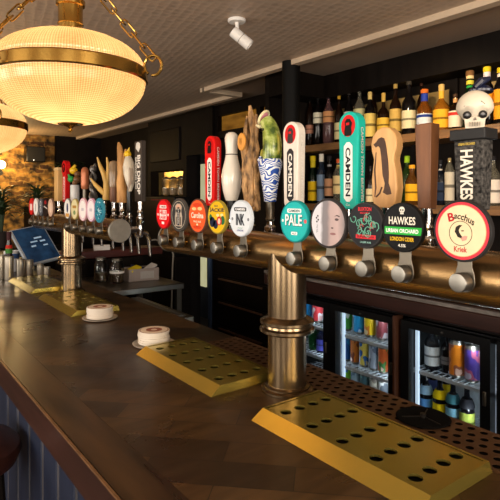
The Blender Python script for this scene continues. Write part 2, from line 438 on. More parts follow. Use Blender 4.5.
b = MB(); b.box(-0.064, 0.064, -0.949, 0.799, 0.0, 0.0005); b.build('well', HOLE, ds, smooth=False)
b = MB(); b.box(0.065, 0.067, -0.95, 0.80, 0, 0.005); b.box(-0.067, -0.065, -0.95, 0.80, 0, 0.005); b.build('rim', STRIP, ds, smooth=False)
gr = thing('glass_rinser', 'round black glass rinser set in the bronze strip behind the nearest tray', 'glass rinser', (0.945, 0.645, CT+0.0045))
MB().lathe([(0, 0), (0.052, 0), (0.056, 0.002), (0.052, 0.004), (0.047, 0.003), (0.0, 0.0015)], 36).build('bowl', HOLE, gr)
b = MB(); b.cyl(0.006, 0.001, 0.010, 12)
for k in range(3):
    b.tube([(0, 0, 0.004), (0.044*math.cos(2*PI*k/3+.4), 0.044*math.sin(2*PI*k/3+.4), 0.003)], 0.0014, 6)
b.build('nozzle', mat('rinser_black_metal', (40, 36, 32), 0.35, 0.7), gr)

# =====================================================================
#  BEER TOWERS
# =====================================================================
PX, PZ, PR = 0.832, CT+0.334, 0.0465
HX = 0.94
def beer_tower(yc, label, faucets, spout):
    o = thing('beer_tower', label, 'beer tower', (PX, yc, CT))
    z = PZ-CT
    MB().lathe([(PR, -0.59), (PR, 0.59)], 48, T(0, 0, z) @ ALONGY).build('crossbar', BRASS, o)
    for s in (-1, 1):
        M = T(0, s*0.59, z) @ (ALONGY if s > 0 else R(90, 'X'))
        MB().lathe([(PR+0.001, -0.006), (PR+0.001, 0.003), (PR-0.001, 0.005), (0, 0.005)], 48, M).build('end_cap', DISC, o)
    MB().lathe([(0.047, 0.012), (0.047, z)], 48).build('column', BRASSV, o)
    MB().lathe([(0.047, 0.0005), (0.064, 0.0005), (0.064, 0.006), (0.056, 0.009), (0.056, 0.013), (0.047, 0.015)], 48).build('base_flange', BRASSV, o)
    MB().lathe([(0.047, 0.140), (0.060, 0.141), (0.067, 0.146), (0.067, 0.152), (0.060, 0.156), (0.059, 0.161), (0.066, 0.165), (0.066, 0.171), (0.058, 0.176), (0.050, 0.180), (0.047, 0.181)], 48).build('collar', BRASSV, o)
    for fy in faucets:
        f = MB()
        f.cyl(0.013, 0.035, HX-PX, 16, T(0, fy-yc, z) @ ALONGX)
        f.lathe([(0, z-0.035), (0.011, z-0.033), (0.0145, z-0.02), (0.016, z+0.01), (0.014, z+0.028), (0.017, z+0.034), (0.017, z+0.05), (0.011, z+0.056), (0.010, z+0.066), (0, z+0.066)], 20, T(HX-PX, fy-yc, 0))
        f.tube([(HX-PX, fy-yc, z-0.005), (HX-PX+0.03, fy-yc, z-0.02), (HX-PX+0.042, fy-yc, z-0.05), (HX-PX+0.046, fy-yc, z-spout)], [0.010, 0.010, 0.009, 0.0075], 12)
        f.build('faucet', CHROME, o)
    return o
NF = [0.43, 0.537, 0.632, 0.734, 0.837, 1.044, 1.147, 1.242, 1.354, 1.448]
FF = [2.01, 2.12, 2.20, 2.29, 2.41, 2.56, 2.68, 2.84, 2.99, 3.10]
beer_tower(0.95, 'near brass T-bar beer tower with the large round badges along its crossbar', NF, 0.070)
beer_tower(2.56, 'farther brass T-bar beer tower with steel end cap, beside the till screen', FF, 0.115)

# ---- badges ---------------------------------------------------------
def badge(Y, dia, label, rimcol, group, side='near'):
    o = thing('tap_badge', label, 'tap badge', (PX-PR, Y, PZ), FACE, group)
    r = dia/2; cy = 0.082
    pts = []
    for k in range(13):
        a = PI + PI*k/12; pts.append((0.0175*math.cos(a), 0.0175*math.sin(a)))
    pts += [(0.0165, 0.012), (0.0125, 0.025), (0.0125, cy-r*0.6), (-0.0125, cy-r*0.6), (-0.0125, 0.025), (-0.0165, 0.012)]
    MB().prism(pts, 0.009, 0.012).build('bracket', DSTEEL, o, bevel=0.0008)
    MB().cyl(0.007, 0.001, 0.014, 14).build('stem', BRIGHT, o)
    n = 40
    MB().lathe([(0, 0.012), (0.0135, 0.012), (0.0155, 0.014), (0.0155, 0.031), (0.0145, 0.033), (0.012, 0.0335), (0, 0.0335)], 28).build('knob', STEEL, o)
    MB().lathe([(0, 0.0125), (r, 0.0125), (r, 0.020), (r-0.001, 0.0215), (r-0.0035, 0.0215), (r-0.004, 0.0205), (0, 0.0205)], 48, T(0, cy, 0)).build('rim', paint(rimcol, 0.35), o)
    return o, cy, r
Z0 = 0.0209
def disc(o, cy, r, col, z=Z0, name='face', cx=0):
    return MB().cyl(r, z-0.0002, z, 48, T(cx, cy, 0)).build(name, paint(col, 0.3), o)
def shape(o, pts, col, z, name='emblem'):
    return MB().prism(pts, z-0.0002, z).build(name, paint(col, 0.35), o, smooth=False)
def rect(cx, cy, w, h): return [(cx-w/2, cy-h/2), (cx+w/2, cy-h/2), (cx+w/2, cy+h/2), (cx-w/2, cy+h/2)]
GB = 'round badges on the near tower'
def ptext(o, *a, col=(255,255,255), **k): return text(o, *a[:6], paint(col), **k)
z1, z2, z3 = Z0+0.0003, Z0+0.0006, Z0+0.0009

# 1 Bacchus Kriek
o, cy, r = badge(0.452, 0.100, 'cream round badge with crimson ring and sketched face in a circle', (40, 38, 38), GB)
disc(o, cy, r-0.004, (214, 58, 72)); disc(o, cy, r-0.0085, (226, 168, 120), z1, 'face'); disc(o, cy, r-0.0095, (228, 206, 168), z2, 'face')
ptext(o, 'B', -0.0175, cy+0.0215, 0.011, 0.014, z3, col=(176, 34, 44), rot=12, off=0.03)
text(o, 'acchus', 0.006, cy+0.0215, 0.036, 0.0105, z3, paint((40, 34, 30)), rot=-17, arc=9, off=0.02)
ptext(o, 'Kriek', -0.001, cy-0.0295, 0.0225, 0.009, z3, col=(176, 40, 46), off=0.02)
MB().ring(0.0190, 0.0199, z3-0.0002, z3, 40, T(-0.001, cy-0.004, 0)).build('emblem', INKK, o)
shape(o, [(-0.011, cy-0.002), (-0.009, cy+0.006), (-0.003, cy+0.0095), (0.002, cy+0.009), (-0.002, cy+0.005), (-0.004, cy+0.001), (-0.003, cy-0.003), (0.002, cy-0.0095), (0.0, cy-0.012), (-0.006, cy-0.010), (-0.008, cy-0.006)], (44, 38, 34), z3)
shape(o, [(0.0, cy+0.0005), (0.004, cy+0.0015), (0.005, cy-0.0005), (0.001, cy-0.001)], (70, 60, 52), z3)
shape(o, [(-0.001, cy-0.0105), (0.006, cy-0.0075), (0.011, cy-0.008), (0.009, cy-0.014), (0.002, cy-0.0165)], (206, 150, 136), z3)
# 2 Hawkes
o, cy, r = badge(0.565, 0.0885, 'black round badge with white lettering and a green band across', (18, 17, 16), GB)
disc(o, cy, r-0.0035, (9, 8, 8))
shape(o, rect(0.0015, cy-0.006, 0.078, 0.0135), (44, 168, 62), z1, 'band')
ptext(o, 'HAWKES', 0.0, cy+0.012, 0.056, 0.014, z2, col=(226, 220, 206), off=0.02)
ptext(o, 'URBAN ORCHARD', 0.0, cy-0.006, 0.068, 0.0072, z2, off=0.02)
ptext(o, 'LONDON CIDER', 0.0, cy-0.0205, 0.050, 0.0072, z2, col=(232, 186, 40), off=0.02)
ptext(o, '4.5%', 0.0, cy-0.032, 0.016, 0.0055, z2, col=(230, 226, 214), off=0.02)
b = MB(); b.prism(ell(0, cy+0.0315, 0.0058, 0.0055), z1-0.0002, z1); b.prism(rect(0, cy+0.0255, 0.007, 0.004), z1-0.0002, z1); b.build('emblem', paint((224, 220, 208)), o, smooth=False)
b = MB(); b.prism(ell(-0.0024, cy+0.031, 0.0015, 0.0016, 12), z2-0.0002, z2); b.prism(ell(0.0024, cy+0.031, 0.0015, 0.0016, 12), z2-0.0002, z2); b.build('emblem', INKK, o, smooth=False)
# 3 dark illustrated badge
o, cy, r = badge(0.649, 0.0885, 'charcoal round badge with tangled green drawing and two red bars', (44, 42, 42), GB)
disc(o, cy, r-0.003, (26, 26, 30))
rr = random.Random(3)
b = MB()
for k in range(16):
    cx0, cy0 = rr.uniform(-0.028, 0.026), cy + rr.uniform(-0.016, 0.018)
    pth = [(cx0 + 0.009*math.cos(q*0.9+k)*(1-q/9), cy0 + 0.010*math.sin(q*0.9+k)*(1-q/9), z1) for q in range(7)]
    b.tube(pth, 0.0009, 5)
b.build('emblem', paint((104, 168, 146)), o)
b = MB()
for k in range(5):
    cx0, cy0 = rr.uniform(-0.012, 0.02), cy + rr.uniform(-0.008, 0.016)
    b.tube([(cx0 + 0.004*math.cos(q), cy0 + 0.005*math.sin(q), z1) for q in range(5)], 0.0009, 5)
b.build('emblem', paint((190, 60, 66)), o)
ptext(o, 'BUXTON', 0.0, cy+0.031, 0.032, 0.0075, z2, col=(214, 60, 66), off=0.03)
ptext(o, 'BREWERY', 0.0, cy+0.0235, 0.022, 0.003, z2, col=(214, 60, 66), off=0.02)
shape(o, rect(0.002, cy-0.0215, 0.048, 0.0075), (214, 52, 60), z2, 'band')
ptext(o, 'SUPERNOVA', 0.002, cy-0.0215, 0.042, 0.0045, z3, col=(70, 24, 28), off=0.02)
ptext(o, 'LAGER 4.6%', 0.002, cy-0.032, 0.026, 0.0035, z2, col=(150, 200, 190), off=0.01)
# 4 portrait badge
o, cy, r = badge(0.747, 0.103, 'pale round badge with a pinkish-grey close-up face on its right half', (50, 46, 46), GB)
def _port(nt, N, L, b):
    tc = N.new('ShaderNodeTexCoord'); sx = N.new('ShaderNodeSeparateXYZ'); L.new(tc.outputs['Object'], sx.inputs['Vector'])
    nz = N.new('ShaderNodeTexNoise'); nz.inputs['Scale'].default_value = 45; L.new(tc.outputs['Object'], nz.inputs['Vector'])
    ad = N.new('ShaderNodeMath'); ad.operation = 'MULTIPLY_ADD'; ad.inputs[1].default_value = 0.008; L.new(nz.outputs['Fac'], ad.inputs[0]); L.new(sx.outputs['X'], ad.inputs[2])
    mr = N.new('ShaderNodeMapRange'); mr.inputs['From Min'].default_value = -0.05; mr.inputs['From Max'].default_value = 0.05; L.new(ad.outputs[0], mr.inputs['Value'])
    cr = N.new('ShaderNodeValToRGB'); e = cr.color_ramp.elements
    e[0].position = 0.0; e[0].color = rgb((206, 204, 210)); e[1].position = 1.0; e[1].color = rgb((120, 106, 106))
    for p_, c in ((0.33, (202, 200, 208)), (0.41, (104, 98, 102)), (0.53, (112, 100, 102)), (0.62, (168, 142, 138)), (0.82, (178, 150, 146))):
        q = e.new(p_); q.color = rgb(c)
    L.new(mr.outputs['Result'], cr.inputs['Fac']); L.new(cr.outputs['Color'], b.inputs['Base Color']); b.inputs['Roughness'].default_value = 0.35
MB().cyl(r-0.005, Z0-0.0002, Z0, 48, T(0, cy, 0)).build('face', nodemat('portrait_print', _port), o)
b = MB(); b.prism(ell(0.0255, cy+0.0085, 0.0055, 0.0026), z1-0.0002, z1); b.prism([(0.018, cy+0.0145), (0.026, cy+0.018), (0.034, cy+0.0155), (0.033, cy+0.0135), (0.026, cy+0.0155)], z1-0.0002, z1)
b.prism(ell(0.013, cy-0.009, 0.0035, 0.0016), z1-0.0002, z1)
b.build('emblem', paint((92, 78, 80)), o, smooth=False)
shape(o, ell(0.015, cy-0.021, 0.008, 0.0025), (140, 100, 102), z1)
b = MB()
for (dx, dy) in ((0, 0), (0.004, 0.004), (-0.001, 0.008), (0.003, 0.012)):
    b.prism([(-0.031+dx, cy+0.0+dy), (-0.0285+dx, cy+0.0025+dy), (-0.031+dx, cy+0.005+dy), (-0.0335+dx, cy+0.0025+dy)], z1-0.0002, z1)
b.build('emblem', INKK, o, smooth=False)
ptext(o, 'TO OL', -0.030, cy-0.012, 0.018, 0.004, z1, col=(70, 70, 74), rot=-90)
# 5 Camden pale
o, cy, r = badge(0.849, 0.0935, 'turquoise round badge with large white word and small white banner', (20, 132, 132), GB)
disc(o, cy, r-0.002, (32, 178, 176))
shape(o, stadium(0.046, 0.0095, r=0.003, cy=cy+0.0235), (236, 238, 234), z1, 'band')
ptext(o, 'CAMDEN', 0, cy+0.0235, 0.036, 0.0058, z2, col=(24, 92, 92), off=0.03)
ptext(o, 'PALE', -0.001, cy+0.002, 0.056, 0.025, z1, col=(20, 104, 108), off=0.06)
ptext(o, 'PALE', -0.002, cy+0.003, 0.055, 0.0245, z2, col=(240, 240, 234), off=0.02)
shape(o, stadium(0.020, 0.007, r=0.002, cy=cy-0.0265), (236, 238, 234), z1, 'band')
ptext(o, 'ALE', 0, cy-0.0265, 0.012, 0.004, z2, col=(24, 92, 92), off=0.02)
disc(o, cy+0.001, 0.0045, (206, 88, 92), z2, 'emblem', cx=0.036); disc(o, cy+0.001, 0.0032, (230, 232, 228), z2, 'emblem', cx=-0.038)
# 6 Ink
o, cy, r = badge(1.052, 0.0925, 'white round badge with tall black block letters and a dark banner', (196, 204, 212), GB)
disc(o, cy, r-0.002, (214, 220, 226))
shape(o, stadium(0.052, 0.010, r=0.003, cy=cy+0.023), (40, 44, 50), z1, 'band')
ptext(o, 'CAMDEN', 0, cy+0.023, 0.042, 0.0058, z2, off=0.03)
ptext(o, 'INK', 0, cy-0.003, 0.037, 0.029, z1, col=(44, 48, 56), off=0.05)
ptext(o, 'STOUT', 0, cy-0.0245, 0.020, 0.003, z1, col=(70, 150, 120)); ptext(o, 'LONDON', 0, cy-0.0305, 0.026, 0.0045, z1, col=(46, 60, 130), off=0.02)
disc(o, cy-0.002, 0.004, (120, 124, 132), z1, 'emblem', cx=0.034); disc(o, cy-0.002, 0.004, (120, 124, 132), z1, 'emblem', cx=-0.034)
# 7 yellow cider
o, cy, r = badge(1.159, 0.0915, 'yellow round badge with dark and red painted fruit along the bottom', (150, 132, 52), GB)
disc(o, cy, r-0.002, (224, 178, 32))
ptext(o, 'OLD', -0.004, cy+0.030, 0.018, 0.005, z1, col=(40, 44, 70), off=0.03)
ptext(o, 'JACKIE', 0.0, cy+0.017, 0.070, 0.0135, z1, col=(32, 40, 64), off=0.03, arc=-2)
b = MB()
for (ex, ey, a) in ((-0.022, -0.014, 0.014), (-0.006, -0.020, 0.012)): b.prism(ell(ex, cy+ey, a, a), z1-0.0002, z1)
b.build('emblem', paint((30, 38, 60)), o, smooth=False)
shape(o, ell(0.012, cy-0.010, 0.012, 0.012), (196, 44, 40), z2); shape(o, ell(0.012, cy-0.011, 0.006, 0.008), (236, 200, 176), z3)
b = MB(); b.prism(ell(0.028, cy-0.008, 0.010, 0.012), z1-0.0002, z1); b.prism(ell(-0.030, cy-0.002, 0.007, 0.009), z1-0.0002, z1); b.build('emblem', paint((44, 104, 60)), o, smooth=False)
b = MB(); b.prism(ell(0.004, cy+0.005, 0.007, 0.004), z1-0.0002, z1); b.prism(ell(0.024, cy+0.006, 0.007, 0.004), z1-0.0002, z1); b.build('emblem', paint((240, 222, 160)), o, smooth=False)
# 8 orange
o, cy, r = badge(1.26, 0.098, 'orange round badge with white script across its middle', (96, 62, 48), GB)
disc(o, cy, r-0.004, (232, 92, 48))
b = MB(); b.prism(ell(-0.017, cy+0.020, 0.012, 0.0045), z1-0.0002, z1); b.prism(ell(0.014, cy+0.021, 0.012, 0.005), z1-0.0002, z1); b.build('emblem', paint((244, 190, 130)), o, smooth=False)
b = MB(); b.prism(ell(0.0, cy+0.031, 0.024, 0.006), z1-0.0002, z1); b.prism(ell(0.0, cy-0.032, 0.022, 0.005), z1-0.0002, z1); b.build('emblem', paint((206, 66, 34)), o, smooth=False)
ptext(o, 'Carolina', 0, cy+0.002, 0.066, 0.016, z1, col=(250, 232, 210), off=0.02)
ptext(o, 'PALE ALE', 0, cy-0.016, 0.04, 0.0055, z1, col=(250, 222, 190), off=0.02); disc(o, cy-0.0255, 0.0045, (250, 214, 170), z1, 'emblem')
# 9 bulldog
o, cy, r = badge(1.368, 0.101, 'grey and black round badge with a seated pale dog drawing', (74, 70, 66), GB)
disc(o, cy, r-0.004, (58, 56, 56)); MB().ring(r-0.010, r-0.0085, z1-0.0002, z1, 40, T(0, cy, 0)).build('emblem', paint((190, 178, 158)), o)
shape(o, [(-0.020, cy-0.034), (-0.022, cy-0.005), (-0.016, cy+0.012), (-0.021, cy+0.026), (-0.010, cy+0.034), (0.010, cy+0.034), (0.021, cy+0.026), (0.016, cy+0.012), (0.022, cy-0.005), (0.020, cy-0.034)], (176, 162, 146), z1)
shape(o, rect(0, cy-0.004, 0.013, 0.055), (36, 40, 58), z2)
shape(o, ell(0, cy+0.024, 0.014, 0.008), (204, 160, 136), z2)
b = MB(); b.prism(ell(-0.0095, cy+0.012, 0.004, 0.005), z2-0.0002, z2); b.prism(ell(0.0095, cy+0.012, 0.004, 0.005), z2-0.0002, z2); b.prism(rect(-0.013, cy-0.018, 0.004, 0.024), z2-0.0002, z2); b.prism(rect(0.013, cy-0.018, 0.004, 0.024), z2-0.0002, z2); b.build('emblem', INKK, o, smooth=False)
text(o, 'BREWERS', 0, cy-0.004, 0.045, 0.007, z3, paint((220, 214, 200)), rot=-90)
# 10 red
o, cy, r = badge(1.468, 0.0935, 'scarlet round badge with stacked white lettering, leftmost on the near tower', (170, 20, 24), GB)
disc(o, cy, r-0.002, (214, 28, 34))
shape(o, stadium(0.044, 0.010, r=0.003, cy=cy+0.023), (240, 236, 230), z1, 'band')
ptext(o, 'CAMDEN', 0, cy+0.023, 0.036, 0.006, z2, col=(160, 24, 28), off=0.03)
shape(o, rect(0, cy-0.002, 0.046, 0.030), (240, 226, 222), z1, 'band'); ptext(o, 'HELLS', 0, cy+0.005, 0.042, 0.013, z2, col=(206, 30, 36), off=0.04); ptext(o, 'LAGER', 0, cy-0.010, 0.042, 0.010, z2, col=(206, 30, 36), off=0.04)
shape(o, rect(0, cy-0.028, 0.016, 0.008), (240, 226, 222), z1, 'band')
disc(o, cy-0.002, 0.004, (240, 220, 216), z1, 'emblem', cx=0.034); disc(o, cy-0.002, 0.004, (240, 220, 216), z1, 'emblem', cx=-0.034)

# far tower badges
GF = 'round badges on the far tower'
fb = [
 (2.02, 0.100, 'teal and white mottled round badge, nearest the steel end cap', (60, 130, 150), (40, 124, 146)),
 (2.11, 0.098, 'white round badge with pink outline, next left of the teal mottled badge', (200, 150, 175), (232, 224, 226)),
 (2.21, 0.100, 'white round badge with pale pink rim, second left of the teal mottled badge', (210, 160, 170), (236, 230, 226)),
 (2.316, 0.094, 'cream and ochre round badge between the white-pink and blue-white badges', (170, 150, 90), (216, 204, 160)),
 (2.415, 0.096, 'white round badge with navy figure, right under the far red handle', (120, 116, 112), (226, 222, 216)),
 (2.68, 0.096, 'beige-pink round badge left of the gap at the far column', (110, 84, 70), (204, 172, 150)),
 (2.77, 0.096, 'black round badge with a red top and pale scratch on the far tower', (40, 24, 24), (30, 24, 26)),
 (2.86, 0.096, 'dark grey round badge with two pale rings on the far tower', (70, 70, 76), (84, 88, 96)),
 (2.955, 0.096, 'plain white round badge second from the far left end', (170, 170, 170), (228, 226, 222)),
 (3.05, 0.094, 'scarlet round badge at the far left end of the far tower', (170, 24, 24), (200, 36, 34)),
]
for i, (Y, d, lab, rim, face) in enumerate(fb):
    o, cy, r = badge(Y, d, lab, rim, GF)
    disc(o, cy, r-0.004, face)
    if i == 0:
        q = random.Random(5); b = MB()
        for k in range(18):
            a = q.uniform(0, 6.28); d_ = q.uniform(0, 0.036); b.prism(rect(d_*math.cos(a), cy+d_*math.sin(a), q.uniform(0.004, 0.012), q.uniform(0.003, 0.006)), z1-0.0002, z1)
        b.build('emblem', paint((190, 222, 226)), o, smooth=False)
        b = MB()
        for k in range(8):
            a = q.uniform(0, 6.28); d_ = q.uniform(0, 0.034); b.prism(ell(d_*math.cos(a), cy+d_*math.sin(a), 0.006, 0.004, 10), z2-0.0002, z2)
        b.build('emblem', paint((22, 70, 96)), o, smooth=False)
    elif i in (1, 2):
        MB().ring(r-0.010, r-0.008, z1-0.0002, z1, 36, T(0, cy, 0)).build('emblem', paint((206, 130, 160)), o)
        shape(o, rect(0, cy, 0.030, 0.012), (196, 188, 196), z1, 'band')
    elif i == 3:
        shape(o, rect(0, cy+0.01, 0.05, 0.012), (176, 130, 60), z1, 'band'); shape(o, ell(0, cy-0.016, 0.016, 0.010), (120, 140, 90), z1)
    elif i == 4:
        shape(o, ell(0, cy+0.004, 0.012, 0.022), (40, 50, 90), z1); shape(o, rect(0, cy-0.030, 0.05, 0.016), (206, 150, 70), z1, 'band')
    elif i == 5:
        shape(o, ell(0, cy, 0.020, 0.026), (222, 196, 176), z1)
    elif i == 6:
        shape(o, ell(0, cy+0.026, 0.020, 0.010), (150, 34, 40), z1); shape(o, [(-0.03, cy+0.004), (0.03, cy-0.008), (0.03, cy-0.003), (-0.02, cy+0.008)], (210, 200, 196), z1)
    elif i == 7:
        for dy in (0.018, -0.014): MB().ring(0.010, 0.014, z1-0.0002, z1, 28, T(0, cy+dy, 0)).build('emblem', paint((206, 208, 210)), o)
    elif i == 8:
        shape(o, rect(0, cy-0.004, 0.012, 0.04), (150, 150, 158), z1, 'band')
    else:
        shape(o, rect(0, cy-0.002, 0.044, 0.036), (232, 206, 200), z1, 'band')

# ---- handles --------------------------------------------------------
HB = PZ + 0.0665
def handle(Y, label, name='tap_lever', ferr=0.05, fm=None, group='tap handles on the near tower', neck=0.012):
    o = thing(name, label, 'tap handle', (HX, Y, HB), FACE, group)
    if ferr:
        MB().lathe([(0, 0), (0.010, 0), (0.014, 0.006), (0.011, 0.014), (neck, ferr*0.6), (neck, ferr), (0, ferr)], 20, R(-90, 'X')).build('ferrule', fm or CHROME, o)
    return o
def camden(Y, label, col, sidecol, circ, emb, pillcol, lettercol, sidetext, group):
    o = handle(Y, label, group=group)
    w, t0, t1, bot = 0.062, -0.014, 0.014, 0.04
    top = 0.273
    pts = [(-w/2+0.004, bot+0.012), (-w/2+0.012, bot), (w/2-0.012, bot), (w/2-0.004, bot+0.012)]
    for k in range(17):
        a = PI*k/16; pts.append((w/2*math.cos(a), top-w/2+w/2*math.sin(a)))
    MB().prism(pts, t0, t1).build('paddle', paint(col, 0.3), o, bevel=0.003)
    f = t1+0.0004
    MB().prism(ell(0, top-0.034, 0.022, 0.026), f-0.0003, f).build('emblem', paint(circ, 0.35), o, smooth=False)
    f2 = f+0.0004
    b = MB()
    b.prism([(-0.011, top-0.058), (-0.012, top-0.047), (-0.009, top-0.034), (-0.010, top-0.024), (-0.004, top-0.017), (0.006, top-0.018), (0.013, top-0.028), (0.010, top-0.040), (0.012, top-0.050), (0.009, top-0.058)], f2-0.0003, f2)
    b.build('emblem', paint(emb, 0.4), o, smooth=False)
    MB().prism(rect(-0.001, top-0.0295, 0.010, 0.006), f2, f2+0.0003).build('emblem', paint(circ, 0.4), o, smooth=False)
    L0, L1 = bot+0.018, top-0.073
    yc = (L0+L1)/2; hh = L1-L0
    cut = 0.009; ww = 0.027
    pill = [(-ww/2, L0+cut), (-ww/2+cut, L0), (ww/2-cut, L0), (ww/2, L0+cut), (ww/2, L1-cut), (ww/2-cut, L1), (-ww/2+cut, L1), (-ww/2, L1-cut)]
    MB().prism(pill, f-0.0003, f).build('name_plate', paint(pillcol, 0.35), o, smooth=False)
    text(o, 'CAMDEN', 0, yc, hh-0.026, 0.0155, f2, paint(lettercol), rot=-90, off=0.03)
    pre = Matrix.Translation((w/2+0.0004, 0, 0)) @ Matrix.Rotation(math.radians(90), 4, 'Y')
    text(o, sidetext, 0, (bot+top-0.03)/2, 0.185, 0.0085, 0, paint(lettercol if col[1] > 150 and col[0] > 150 else (236, 226, 216)), rot=-90, pre=pre, off=0.01)
    text(o, 'Co.', 0, bot+0.011, 0.014, 0.005, f, paint(lettercol if col[0] > 150 and col[1] > 150 else (236, 226, 216)))
    return o
GN = 'tap handles on the near tower'
camden(0.837, 'turquoise paddle tap handle with a red oval emblem and white name plate', (30, 176, 160), None, (206, 30, 32), (26, 24, 24), (232, 232, 226), (28, 30, 34), 'CAMDEN TOWN BREWERY', GN)
camden(1.044, 'white paddle tap handle with a red oval emblem and dark name plate', (226, 216, 204), None, (206, 30, 34), (60, 54, 52), (52, 50, 52), (236, 230, 220), 'CAMDEN TOWN BREWERY', GN)
_mc.clear() if False else None
camden(1.448, 'red paddle tap handle with dark emblem and white name plate, near tower', (212, 28, 26), None, (190, 16, 18), (26, 16, 16), (236, 230, 224), (34, 24, 24), 'CAMDEN TOWN BREWERY', GN)
# HAWKES skull handle
o = handle(0.531, 'black textured tap handle with white lettering, topped by a cream skull', neck=0.014)
CHAR = mat('charred_block', (14, 13, 14), 0.7, var=0.3, scale=150, bump=1.0, col2=(74, 71, 68), spec=0.2)
MB().frus((-0.026, 0.026, -0.016, 0.016), (-0.030, 0.030, -0.019, 0.019), 0, 0.133, T(0, 0.045, 0) @ R(-90, 'X')).build('block', CHAR, o, bevel=0.003)
MB().box(-0.036, 0.036, 0.178, 0.199, -0.024, 0.024).build('cap_plate', mat('charred_plate', (18, 17, 18), 0.6, var=0.3, scale=40, bump=0.3), o, bevel=0.002)
text(o, 'HAWKES', -0.002, 0.112, 0.095, 0.026, 0.0205, paint((226, 218, 204)), rot=-90, off=0.03)
text(o, 'URBAN ORCHARD', -0.002, 0.1705, 0.034, 0.005, 0.0205, paint((206, 176, 80)), off=0.02)
BONE = mat('bone_resin', (206, 194, 174), 0.5, var=0.08, scale=25)
def skullmesh():
    b = MB(); n, m = 32, 20; vs = []; fs = []
    for i in range(m+1):
        ph = PI*i/m
        for k in range(n):
            th = 2*PI*k/n
            x, y, z = math.sin(ph)*math.cos(th), math.cos(ph), math.sin(ph)*math.sin(th)
            r_ = 1.0
            if y < -0.1:                     # taper to cheeks and jaw
                f_ = min(1, (-0.1-y)/0.6); x *= 1-0.30*f_; z *= 1-0.28*f_
            if z > 0.3 and -0.62 < y < -0.12:    # eye sockets
                for ex in (-0.42, 0.42):
                    d = math.hypot(x-ex, (y+0.36)*1.0)
                    if d < 0.27: z -= 0.30*(1-(d/0.27)**2)
            vs.append((x*0.0335, y*0.034, z*0.036))
    for i in range(m):
        for k in range(n):
            fs.append((i*n+k, i*n+(k+1) % n, (i+1)*n+(k+1) % n, (i+1)*n+k))
    b.add(vs, fs, T(0, 0.202, 0.002))
    b.frus((-0.0165, 0.0165, -0.015, 0.015), (-0.0185, 0.0185, -0.020, 0.020), 0, 0.020, T(0, 0.1622, 0.006) @ R(-90, 'X'))
    return b
sk = skullmesh().build('skull', BONE, o)
sk.location = (0.003, 0.0372, 0)
sk.rotation_euler = (0, math.radians(30), 0)
b = MB()
for ex in (-0.0135, 0.0135): b.ball(0.0078, T(ex, 0.1865, 0.0240))
b.build('eye', mat('socket_black', (26, 25, 26), 0.4, var=0.1), sk)
b = MB()
for ex in (-0.0135, 0.0135): b.ball(0.0040, T(ex, 0.1865, 0.0285))
b.build('pupil', mat('socket_grey', (110, 110, 112), 0.35, var=0.1), sk)
b = MB(); b.prism([(-0.003, 0.176), (-0.001, 0.182), (0.0, 0.177), (0.001, 0.182), (0.003, 0.176)], 0.0295, 0.0305)
for q in range(5): b.box(-0.009+q*0.0043, -0.0083+q*0.0043, 0.165, 0.173, 0.0245, 0.0285)
b.tube([(-0.019, 0.202, 0.031), (-0.014, 0.205, 0.0335)], 0.0008, 5); b.tube([(0.010, 0.210, 0.0355), (0.017, 0.204, 0.0325)], 0.0008, 5)
b.build('face_line', mat('skull_line', (92, 80, 72), 0.6), sk)
b = MB(); b.lathe([(0, 0), (0.020, 0), (0.021, 0.004), (0.014, 0.012), (0, 0.014)], 24, T(0.010, 0.232, -0.004) @ R(-98, 'X'), sx=1.1, sy=0.8)
b.tube([(0.0, 0.240, 0.01), (0.012, 0.252, 0.008), (0.026, 0.258, 0.0)], [0.006, 0.008, 0.004], 10)
b.build('navy_cap', mat('navy_gloss', (26, 30, 52), 0.2, var=0.3, scale=60), sk)
# walnut block
o = handle(0.632, 'plain tapered walnut block tap handle, beside the black skull handle')
WALN = mat('walnut', (94, 58, 34), 0.5, var=0.25, scale=7, stretch=(6, 0.7, 6), col2=(116, 74, 44))
MB().frus((-0.0150, 0.0150, -0.012, 0.012), (-0.0195, 0.0195, -0.016, 0.016), 0, 0.176, T(0, 0.045, 0) @ R(-90, 'X')).build('block', WALN, o, bevel=0.002)
# wood slice with animal burnt in
o = handle(0.734, 'live-edge pale wood tap handle with a dark animal silhouette burnt in')
OLIVE = mat('live_edge_wood', (190, 140, 84), 0.5, var=0.22, scale=5, stretch=(5, 1.0, 5), col2=(206, 160, 104))
pts = [(-0.026, 0.045), (-0.033, 0.07), (-0.034, 0.11), (-0.029, 0.145), (-0.028, 0.155), (-0.034, 0.172), (-0.036, 0.19), (-0.031, 0.207), (-0.019, 0.220), (-0.003, 0.226), (0.014, 0.222), (0.028, 0.210), (0.034, 0.193), (0.033, 0.176), (0.027, 0.160), (0.026, 0.150), (0.032, 0.125), (0.035, 0.09), (0.030, 0.06), (0.022, 0.045)]
MB().prism(pts, -0.013, 0.013).build('wood_slice', OLIVE, o, bevel=0.003)
sil = [(-0.028, 0.188), (-0.020, 0.193), (-0.014, 0.200), (-0.006, 0.203), (0.002, 0.200), (0.006, 0.190), (0.009, 0.175), (0.013, 0.150), (0.015, 0.120), (0.014, 0.100), (0.019, 0.088), (0.022, 0.076), (0.010, 0.074), (-0.002, 0.080), (0.002, 0.088), (0.004, 0.100), (-0.002, 0.118), (-0.004, 0.140), (-0.006, 0.160), (-0.009, 0.178), (-0.014, 0.184), (-0.021, 0.181)]
MB().prism(sil, 0.0129, 0.0136).build('burnt_animal', mat('burnt_wood', (72, 48, 34), 0.6, var=0.3, scale=40), o, smooth=False)
